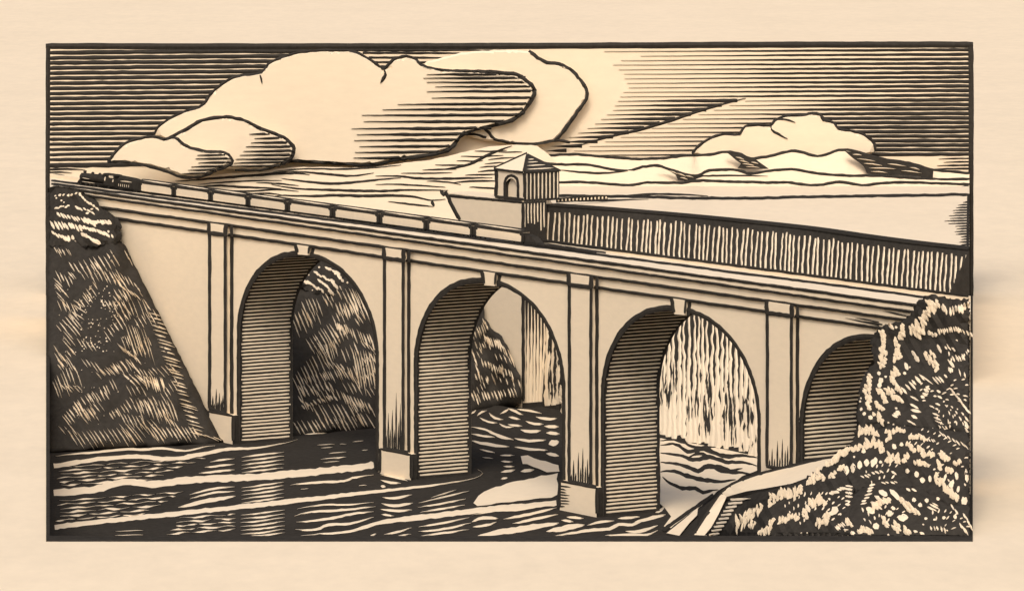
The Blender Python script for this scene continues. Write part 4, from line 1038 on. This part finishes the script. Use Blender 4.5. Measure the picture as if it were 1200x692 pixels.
fh = MB()
FO = [(240, 300), (330, 292), (385, 291), (440, 300), (500, 310), (550, 335), (562, 348), (567, 356), (568, 372), (576, 384), (588, 394), (597, 410), (604, 430), (610, 440), (611, 472), (604, 476), (580, 480), (552, 484), (500, 492), (440, 502), (400, 505), (345, 511), (240, 514)]
def far_depth(x, y):
    yb = interp(x, [(240, 514), (345, 510), (440, 501), (552, 481), (611, 468)])
    sh = CH * F / (yb - HZ)
    t = max(0, min(1, (yb - y) / 200))
    return min(max(sh + 70 * t, face_depth(x, -THK) + 10), face_depth(x, -153.0) - 4 if x > 540 else 9999)
relief(fh, rough_outline(FO, 5, .8), far_depth, 2, 22, 8, 1, 8, bmp, True)
ff2 = caster(fh)
for a_, b_, n_, d_, w_ in [
    ((353, 352), (371, 349), 5, (7, 18), 1.7), ((341, 371), (356, 359), 5, (9, 22), 1.7), ((380, 350), (398, 355), 4, (5, 12), 1.7), ((394, 354), (416, 353), 7, (6, 18), 1.8), ((404, 337), (420, 337), 5, (16, 36), 1.8), ((425, 344), (431, 347), 3, (8, 22), 1.7), ((358, 397), (386, 378), 9, (14, 24), 1.7), ((392, 377), (405, 381), 6, (4, 12), 2.4), ((409, 384), (437, 392), 8, (6, 16), 1.8),
    ((342, 441), (380, 402), 12, (11, 24), 1.7), ((380, 399), (390, 399), 4, (6, 20), 1.7), ((375, 436), (399, 430), 9, (6, 12), 1.5), ((350, 451), (384, 447), 8, (7, 12), 2), ((354, 473), (390, 462), 9, (5, 6), 2.1), ((394, 456), (430, 471), 10, (6, 13), 2), ((412, 409), (435, 411), 8, (9, 48), 1.8), ((406, 430), (413, 429), 3, (5, 15), 1.5), ((343, 494), (428, 484), 17, (10, 17), 1.8), ((366, 474), (412, 472), 9, (13, 24), 1.7), ((436, 400), (440, 440), 4, (3, 14), 1.4),
    ((552, 386), (566, 378), 6, (4, 12), 1.8), ((566, 392), (584, 398), 9, (3, 11), 2.1), ((582, 396), (598, 414), 5, (6, 16), 1.8), ((552, 405), (560, 436), 6, (4, 12), 1.8), ((564, 420), (598, 434), 11, (3, 11), 2), ((552, 460), (602, 454), 14, (4, 11), 1.9), ((566, 372), (570, 380), 3, (3, 9), 1.7), ((556, 438), (606, 444), 8, (3, 9), 1.6)]:
    row(fh, ff2, a_, b_, n_, d_, w_ * .9, 0, .5)
fill_rows(fh, ff2, [(342, 345), (400, 335), (430, 345), (445, 400), (445, 490), (342, 494)], 18, (7, 14), 1.25)
fill_rows(fh, ff2, [(552, 380), (580, 395), (604, 440), (604, 466), (552, 474)], 5, (3.5, 10), 1.3, 12)
fh.build('far_hillside', [M_leaf, M_ink], kind='structure')

# ---- shrubs
def shrub(outline, depth, front, back, Rr, clumps, rows, dots, label, group=None, tooth=1.6, grid=7, cat='shrub', name='shrub', jg=1.6, arcs=(), lean=58):
    mb = MB()
    relief(mb, rough_outline(outline, 3.2, tooth, True), depth, front * .4, back, Rr, 1, grid, lambda x, y: -1.2 * math.sin(x * .5 + y * .2) * math.sin(y * .45), False)
    fn = caster(mb)
    LEAN[0] = math.radians(lean)
    for sp, wv in clumps: jag(mb, fn, sp, wv, 0, .2, jg)
    for a_, b_, n_, d_, w_ in rows: row(mb, fn, a_, b_, n_, d_, w_, 0, .25, jp=.8)
    for x, y, w_ in dots: dot(mb, fn, x, y, w_, 0, .3)
    for cx, cy, r0, r1, dr_, a0, a1, ln_, w_ in arcs:
        r_ = r0
        while r_ <= r1:
            m_ = max(2, int(abs(a1 - a0) * r_ / 6.5))
            for q_ in range(m_):
                if R.random() < .25: continue
                a_ = a0 + (a1 - a0) * (q_ + R.uniform(-.2, .2)) / m_
                x, y = cx + math.cos(a_) * r_, cy + math.sin(a_) * r_
                if y > 622 or x > 1133: continue
                l_ = ln_ * R.uniform(.6, 1.2); tx, ty = math.cos(a_ + .5), math.sin(a_ + .5)
                stroke(mb, fn, [(x, y), (x + tx * l_ * .5 + .4, y + ty * l_ * .5 - .4), (x + tx * l_, y + ty * l_)], w_ * R.uniform(.7, 1.2), 0, .22, 'lens', .15, 3)
            r_ += dr_
    return mb.build(name, [M_leaf, M_ink], label=label, cat=cat, group=group)
shrub([(58, 220), (72, 219), (88, 222), (101, 228), (112, 235), (122, 246), (139, 258), (143, 266), (138, 270), (143, 276), (138, 284), (110, 288), (80, 290), (58, 287)],
      lambda x, y: hill_depth(x, y) - 3, 7, 3, 16, [],
      [((64, 230), (92, 228), 7, (3, -2), 2.4), ((92, 227), (111, 243), 7, (4, 4), 2.4), ((110, 244), (104, 249), 2, (-5, 1), 2.4), ((88, 241), (106, 247), 5, (5, 4), 2.4), ((63, 244), (78, 242), 6, (4, -1), 1.7), ((66, 249), (98, 256), 9, (5, 6), 2.3), ((98, 254), (107, 258), 3, (6, 8), 3.2), ((108, 258), (126, 257), 7, (4, 5), 3.4), ((59, 258), (92, 263), 9, (5, 9), 2.8), ((93, 263), (124, 272), 9, (6, 6), 2.8), ((60, 270), (84, 280), 7, (5, 6), 2.8), ((80, 276), (84, 276), 2, (2, 7), 4), ((94, 272), (112, 281), 6, (7, 6), 3.2), ((126, 270), (130, 274), 2, (2, 4), 2)],
      [(66, 232, 2), (72, 235, 2.2), (75, 237, 2), (127, 262, 3)], 'dark leafy bush on top of the left hillside where the bridge begins', 'shrubs and bushes')
shrub([(352, 308), (366, 300), (385, 300), (400, 308), (408, 322), (402, 338), (388, 345), (368, 344), (352, 336)], lambda x, y: far_depth(x, y) - 3, 6, 3, 14, [],
      [((367, 318), (386, 328), 7, (5, 3), 2.6), ((381, 312), (392, 317), 4, (6, 4), 3.2), ((392, 317), (400, 326), 4, (3, 4), 4), ((356, 327), (376, 338), 7, (4, 5), 2.8), ((387, 327), (391, 332), 3, (4, 6), 4), ((372, 326), (381, 333), 4, (5, 5), 2.6), ((385, 338), (388, 341), 2, (3, 5), 3.4)],
      [(374, 313, 3), (407, 331, 2.4), (362, 322, 2), (358, 331, 2.6), (366, 340, 2)], 'bush seen high through the first arch on the far hillside', 'shrubs and bushes', 1.0)

# right bank under the shrubs
bank = MB()
BO = [(826, 627), (840, 607), (853, 586), (893, 575), (925, 570), (960, 557), (1000, 548), (1012, 500), (1030, 440), (1060, 400), (1136, 380), (1136, 627)]
def bank_depth(x, y):
    t = max(0, min(1, (630 - y) / 230))
    near = interp(x, [(826, 1880), (900, 1800), (1000, 1768), (1136, 1766)])
    far = min(face_depth(x, 3.5) - 4, 2000)
    return near + (far - near) * t
relief(bank, rough_outline(BO, 6, .6), bank_depth, 1.5, 25, 8, 1, 10, bmp, False)
bankfn = caster(bank)
bank.build('riverbank', [M_leaf, M_ink], kind='structure')

bd = lambda k_: (lambda x, y: bank_depth(x, y) - k_)
shrub([(1136, 349), (1120, 351), (1104, 347), (1092, 344), (1083, 346), (1074, 354), (1068, 366), (1058, 374), (1046, 378), (1034, 381), (1024, 390), (1020, 402), (1022, 412), (1024, 424), (1014, 436), (1007, 452), (1006, 470), (1003, 484), (1006, 498), (1030, 500), (1060, 505), (1100, 508), (1136, 510)], bd(6), 9, 4, 24,
      [([(1088, 354), (1093, 360), (1087, 367), (1080, 377), (1074, 384), (1077, 396)], [7, 10, 7, 9, 14, 6]), ([(1100, 353), (1096, 359), (1091, 364)], [6, 9, 7]), ([(1066, 386), (1074, 386), (1084, 389)], [5, 11, 4]),
       ([(1058, 381), (1059, 390), (1055, 397)], [3, 6, 5]), ([(1050, 398), (1051, 406), (1056, 414), (1051, 419), (1049, 424)], [3, 7, 9, 7, 4]), ([(1033, 388), (1035, 395), (1036, 404), (1035, 412), (1035, 421), (1034, 431)], [7, 8, 5, 8, 10, 6]),
       ([(1087, 413), (1091, 420), (1096, 426), (1098, 434)], [6, 12, 10, 3]), ([(1020, 440), (1018, 450), (1017, 460), (1018, 470), (1019, 480)], [3, 7, 8, 6, 4]), ([(1052, 431), (1048, 440), (1048, 448), (1053, 456), (1057, 461)], [6, 11, 8, 4, 1.5]), ([(1039, 455), (1045, 462), (1052, 467), (1058, 471)], [4, 8, 4, 1.5]),
       ([(1029, 456), (1034, 464), (1038, 472)], [3, 7, 4]), ([(1025, 472), (1030, 477), (1035, 481)], [5, 5, 3]), ([(1027, 484), (1030, 489), (1035, 495)], [6, 7, 3])],
      [((1105, 355), (1107, 358), 2, (2, 10), 4), ((1113, 360), (1134, 353), 7, (1, 10), 3.6), ((1088, 386), (1095, 390), 3, (2, 7), 3.6), ((1099, 385), (1122, 382), 10, (2, 6), 2.4), ((1120, 383), (1136, 388), 5, (3, 6), 1.9), ((1041, 378), (1044, 381), 2, (4, 5), 4), ((1069, 411), (1072, 416), 2, (6, 9), 4), ((1060, 425), (1062, 425), 1, (3, 8), 4.5), ((1098, 404), (1100, 406), 2, (3, 6), 3), ((1116, 417), (1127, 415), 4, (4, 8), 2.4), ((1107, 405), (1118, 408), 4, (3, 4), 1.8), ((1127, 417), (1134, 408), 4, (2, 5), 1.8), ((1110, 421), (1113, 422), 2, (5, 8), 2.8), ((1111, 430), (1114, 430), 2, (3, 7), 3.4), ((1106, 438), (1108, 438), 1, (4, 5), 3),
       ((1056, 453), (1077, 438), 6, (7, 8), 2.8), ((1076, 437), (1078, 437), 1, (15, 11), 2.2), ((1092, 441), (1100, 440), 3, (8, 9), 2.2), ((1079, 463), (1084, 452), 4, (5, 3), 3.4), ((1066, 464), (1066, 472), 2, (9, 5), 3.2), ((1067, 479), (1068, 479), 1, (17, 4), 3.4), ((1068, 486), (1069, 487), 1, (9, 5), 4.4), ((1060, 498), (1063, 492), 2, (9, 5), 2.4), ((1045, 486), (1050, 480), 4, (6, 3), 3.6), ((1098, 457), (1098, 464), 2, (6, 3), 2.2), ((1093, 483), (1095, 492), 3, (9, 4), 1.8), ((1113, 454), (1131, 478), 8, (6, 6), 2.3), ((1130, 487), (1130, 501), 4, (5, 7), 2.5), ((1123, 431), (1130, 435), 2, (2, 9), 2), ((1099, 497), (1108, 499), 3, (6, 9), 1.5)],
      [(1050, 383, 3.4), (1060, 437, 4), (1030, 437, 5.5), (1038, 441, 3.4), (1032, 446, 7), (1031, 451, 6), (1009, 479, 4), (1013, 484, 5), (1020, 489, 6), (1008, 470, 3), (1009, 466, 2.4), (1050, 478, 3), (1041, 495, 2.6), (1047, 497, 2.6), (1066, 430, 2.4), (1110, 475, 2), (1114, 480, 2), (1119, 486, 2.4), (1122, 479, 2), (1106, 470, 2.4), (1119, 494, 2.4), (1113, 495, 3)],
      'tallest dark leafy shrub at the right end, rising in front of the bridge', 'shrubs and bushes', arcs=[(1098, 470, 10, 38, 7, -.9, 1.9, 5.5, 1.8), (1100, 395, 12, 34, 8, .2, 1.3, 5, 1.6), (1070, 475, 12, 26, 7, -1.2, .4, 6, 2)])
shrub([(1003, 500), (1012, 499), (1030, 500), (1060, 498), (1100, 502), (1136, 506), (1136, 608), (1100, 606), (1060, 604), (1030, 602), (1008, 596), (996, 575), (985, 556), (968, 548), (985, 530), (1001, 516)], bd(9), 9, 6, 22,
      [([(1006, 505), (1011, 504), (1017, 506), (1024, 505), (1029, 511)], [10, 8, 9, 8, 3]), ([(1040, 505), (1043, 511), (1040, 516)], [4, 5, 3]), ([(1046, 507), (1052, 503), (1060, 505)], [5, 6, 3]), ([(1066, 513), (1075, 511), (1085, 515)], [2, 5, 2]),
       ([(988, 529), (996, 527), (1004, 526), (1011, 524)], [4, 4, 4, 7]), ([(1012, 523), (1019, 520), (1026, 520), (1033, 520), (1034, 530)], [7, 10, 11, 6, 6]), ([(1062, 521), (1068, 523), (1072, 529)], [4, 6, 3]), ([(1075, 524), (1081, 530), (1084, 535)], [5, 4, 3]), ([(1088, 532), (1095, 531)], [4, 5]), ([(1102, 530), (1106, 536), (1112, 538)], [4, 6, 4]), ([(1118, 541), (1126, 542)], [5, 4]),
       ([(1039, 537), (1044, 537), (1048, 538)], [8, 10, 7]), ([(1053, 533), (1052, 543)], [5, 6]), ([(1058, 538), (1066, 536)], [6, 8]), ([(1073, 541), (1080, 543), (1088, 546)], [4, 5, 4]), ([(1098, 541), (1103, 549)], [5, 5]), ([(1110, 549), (1116, 553)], [5, 4]),
       ([(1097, 556), (1101, 565), (1108, 572), (1115, 578), (1123, 584)], [5, 8, 10, 9, 5])],
      [((992, 545), (1016, 537), 4, (0, 11), 5.6), ((1022, 537), (1026, 536), 2, (0, 8), 5), ((1047, 519), (1056, 518), 2, (2, 6), 5.4), ((1080, 512), (1093, 514), 6, (3, 4), 1.8), ((1121, 553), (1123, 554), 1, (1, 8), 4.6), ((1132, 549), (1133, 550), 1, (1, 13), 5.4), ((1063, 548), (1073, 551), 2, (1, 6), 4.8), ((1044, 551), (1046, 552), 1, (7, 5), 3.2), ((1008, 557), (1030, 551), 6, (5, 3), 2.2), ((1081, 559), (1089, 556), 2, (1, 9), 5.2), ((1110, 560), (1130, 566), 2, (2, 3), 2), ((1100, 505), (1130, 520), 7, (5, 6), 1.6), ((1106, 565), (1112, 570), 2, (3, -9), 4), ((1114, 572), (1122, 576), 2, (2, -9), 4)],
      [(1130, 586, 9), (990, 548, 6), (1001, 535, 3), (1032, 541, 4), (1012, 528, 5)], 'broad middle shrub at the right with rows of pale leaf tips, below the tallest shrub', 'shrubs and bushes', lean=78, arcs=[(1060, 590, 52, 88, 9, -1.5, -.5, 5, 1.7), (1040, 590, 30, 46, 7, -2.2, -1.2, 5, 1.8)])
shrub([(858, 627), (860, 616), (868, 603), (880, 594), (893, 588), (905, 577), (920, 569), (938, 564), (950, 556), (962, 549), (975, 541), (990, 556), (1000, 570), (1002, 600), (1000, 627)], bd(12), 8, 6, 20,
      [([(864, 619), (869, 612), (877, 606), (885, 600), (893, 592)], [11, 14, 11, 11, 6]), ([(879, 617), (884, 611)], [6, 5]), ([(901, 592), (908, 583), (914, 580), (920, 577)], [4, 10, 11, 12]), ([(920, 576), (926, 584), (933, 579), (940, 571)], [9, 13, 13, 5]), ([(946, 568), (954, 562), (962, 555), (966, 563)], [5, 10, 10, 4]),
       ([(970, 545), (976, 540), (984, 533), (994, 527)], [6, 6, 5, 5]), ([(981, 548), (990, 549)], [6, 6]), ([(972, 558), (979, 557)], [6, 6]), ([(890, 624), (899, 621), (904, 614), (906, 608)], [4, 8, 7, 5]), ([(912, 610), (918, 607), (923, 611)], [8, 8, 6]), ([(925, 603), (930, 606), (936, 609)], [6, 7, 5]), ([(944, 608), (943, 597)], [6, 6]), ([(948, 588), (955, 592), (962, 584), (967, 592)], [5, 11, 11, 5]), ([(957, 611), (963, 613), (970, 607), (968, 602)], [6, 10, 9, 6])],
      [((971, 577), (986, 570), 6, (7, 2), 2.8), ((978, 616), (986, 611), 5, (5, 5), 2.4), ((990, 568), (990, 590), 6, (8, 1), 2.6), ((944, 590), (948, 582), 2, (4, 8), 4)],
      [(978, 598, 10), (974, 601, 6), (972, 584, 3), (985, 602, 2.4), (939, 624, 2), (946, 624, 2), (996, 611, 9)], 'low front shrub with big pale ragged leaves beside the retaining wall', 'shrubs and bushes', lean=84, arcs=[(960, 640, 34, 64, 9, -2.3, -.9, 5, 1.7)])
shrub([(992, 627), (990, 606), (994, 586), (1008, 572), (1030, 563), (1060, 566), (1085, 575), (1110, 590), (1136, 592), (1136, 627)], bd(13), 4, 6, 26,
      [([(1056, 588), (1062, 591), (1069, 597), (1077, 602)], [9, 13, 11, 3]), ([(1022, 596), (1032, 591), (1042, 584)], [4, 7, 6]), ([(1008, 624), (1014, 620), (1022, 624)], [6, 7, 4]), ([(1034, 606), (1037, 612), (1039, 617)], [7, 6, 6]), ([(1047, 615), (1054, 621)], [9, 8]), ([(1059, 619), (1066, 624)], [6, 4]), ([(996, 608), (998, 616)], [8, 10])],
      [((1015, 594), (1030, 574), 4, (13, 8), 6), ((1043, 573), (1044, 574), 1, (11, 11), 7), ((1008, 590), (1019, 569), 7, (8, -2), 2.6), ((1053, 606), (1054, 606), 1, (10, -1), 7), ((1086, 594), (1092, 588), 4, (9, 5), 2.3), ((1070, 622), (1078, 623), 2, (6, 2), 3.4), ((1114, 590), (1118, 596), 2, (4, 7), 2), ((1128, 600), (1136, 612), 4, (4, 8), 2), ((1090, 615), (1106, 617), 5, (2, 7), 1.9), ((1124, 612), (1130, 618), 3, (4, 8), 1.8), ((1032, 565), (1048, 563), 4, (5, 2), 2), ((1062, 571), (1068, 572), 2, (5, 3), 2.2)],
      [(1043, 601, 8), (1047, 595, 5), (1071, 585, 6), (1078, 591, 6), (1086, 586, 5), (992, 620, 6), (999, 624, 6), (1026, 616, 8), (1106, 606, 5), (1119, 605, 5), (1085, 607, 3.6), (1095, 608, 3), (1099, 584, 4.4), (1082, 614, 2.4), (1110, 621, 2.4), (1041, 626, 3)], 'front shrub in the lower right corner, with a fan of pale blades', 'shrubs and bushes', lean=60, arcs=[(1040, 625, 14, 40, 8, -2.6, -.5, 5, 1.8), (1105, 630, 14, 34, 8, -2.0, -.2, 6, 1.7)])

# ---- retaining wall
rw = empty('retaining_wall', on_z(840, 610, 6), 'pale coped retaining wall curving down from the bridge pier to the water', 'wall')
UP = [(812, 626, 10), (829, 600, 14), (845, 577, 18), (855, 568.5, 20), (870, 561.5, 22.5), (891, 554, 25.4), (925, 545.5, 29.6), (960, 537.3, 33.6), (1000, 531.5, 37.2)]
LO = [(828, 627, 10), (842, 602, 14), (851.5, 581.5, 18), (862, 578.5, 20), (875, 575, 22.5), (895, 572, 25.4), (928, 566, 29.6), (962, 553, 33.6), (1000, 546, 37.2)]
e = MB(); u = [on_z(*p) for p in UP]; l_ = [on_z(*p) for p in LO]
th = Vector((0, 0, -1.2))
for i in range(len(u) - 1):
    e.hexa([u[i] + th, u[i + 1] + th, l_[i + 1] + th, l_[i] + th], [u[i], u[i + 1], l_[i + 1], l_[i]], 1, 0)
cpf = lambda x, y, h: None
cz = caster(e)
stroke(e, cz, [(x + .8, y + .2) for x, y, z in UP], 3.2, 1, .3, 'n', .15, 5)
e.build('coping', [M_stone, M_ink], rw)
e = MB()
ins = Vector((.6, .8, 0))
for i in range(len(u) - 1):
    d2 = Vector((0, 0, -16)); d1 = Vector((0, 0, -1.25))
    e.hexa([u[i] + d2, u[i + 1] + d2, l_[i + 1] + d2 + ins, l_[i] + d2 + ins], [u[i] + d1, u[i + 1] + d1, l_[i + 1] + d1 + ins, l_[i] + d1 + ins], 1)
e.build('wall', [M_stone, M_ink], rw)
e = MB()
for j in range(10):
    t = j / 9
    x = 856 - 25 * t; y = 585 + 41 * t
    Lr = interp(t, [(0, 24), (.12, 16), (.25, 12), (1, 12)])
    dpt_ = 1745 + 0
    p = on_z(x, y, interp(t, [(0, 17), (1, 11)]))
    dd = min(p.y - 9, bank_depth(x, y) - 4)
    stroke(e, lambda a_, b_, h: bankfn(a_, b_, h + 1.2), [(x, y), (x + Lr * .5, y - .6), (x + Lr, y - 1.4)], 2.6, 0, .4, 'n' if j else 'r', .15, 3)
    # each step is only a pale hatch line on the wall's dark side
e.build('step', [M_stone, M_ink], rw)
e = MB()
ft = [(781, 624, 4), (800, 609, 5), (818, 594, 6), (817, 603, 6), (808, 612, 5), (796, 627, 4)]
tp = [on_z(*p) for p in ft]
e.hexa([p + Vector((0, 0, -5)) for p in tp], tp, 1, 0)
e.build('footing', [M_stone, M_ink], rw)
e = MB()
sk_ = [(796, 627, 3.2), (818, 603, 5.2), (828, 590, 8), (846, 577, 14), (838, 600, 10), (815, 628, 6)]
tp = [on_z(*p) for p in sk_]
e.hexa([p + Vector((0, 0, -5)) for p in tp], tp, 1)
e.build('skirt', [M_stone, M_ink], rw)

# ================================================================== LIGHT, CAMERA
SUN_EL, SUN_AZ = math.radians(46), math.radians(7)      # azimuth: turned left of straight behind the eye
w = bpy.data.worlds.new('World'); SC.world = w; w.use_nodes = True
nt = w.node_tree; bg = nt.nodes['Background']
st = nt.nodes.new('ShaderNodeTexSky'); st.sky_type = 'NISHITA'; st.sun_disc = False
st.sun_elevation = SUN_EL; st.sun_rotation = math.pi + SUN_AZ
st.air_density = 1.0; st.dust_density = 6.0; st.ozone_density = 0.5
nt.links.new(st.outputs['Color'], bg.inputs['Color']); bg.inputs['Strength'].default_value = 0.12
sl = bpy.data.lights.new('sun', 'SUN'); sl.energy = 1.5; sl.angle = math.radians(22); sl.color = (1.0, .93, .84)
so = bpy.data.objects.new('sun', sl); COL.objects.link(so)
sd_ = Vector((-math.sin(SUN_AZ) * math.cos(SUN_EL), -math.cos(SUN_AZ) * math.cos(SUN_EL), math.sin(SUN_EL)))
so.rotation_euler = (-sd_).to_track_quat('-Z', 'Y').to_euler(); so.location = (-300, 600, 900)
cam = bpy.data.cameras.new('camera'); co_ = bpy.data.objects.new('camera', cam); COL.objects.link(co_)
co_.location = (0, 0, CH); co_.rotation_euler = (math.pi / 2, 0, 0)
cam.sensor_fit = 'HORIZONTAL'; cam.sensor_width = 36; cam.lens = F / 1200 * 36
cam.shift_y = -(346 - HZ) / 1200
cam.clip_start = 5; cam.clip_end = 40000
SC.camera = co_
SC.view_settings.view_transform = 'Standard'; SC.view_settings.look = 'None'
SC.view_settings.exposure = 0.09; SC.view_settings.gamma = 1
SC.cycles.max_bounces = 6
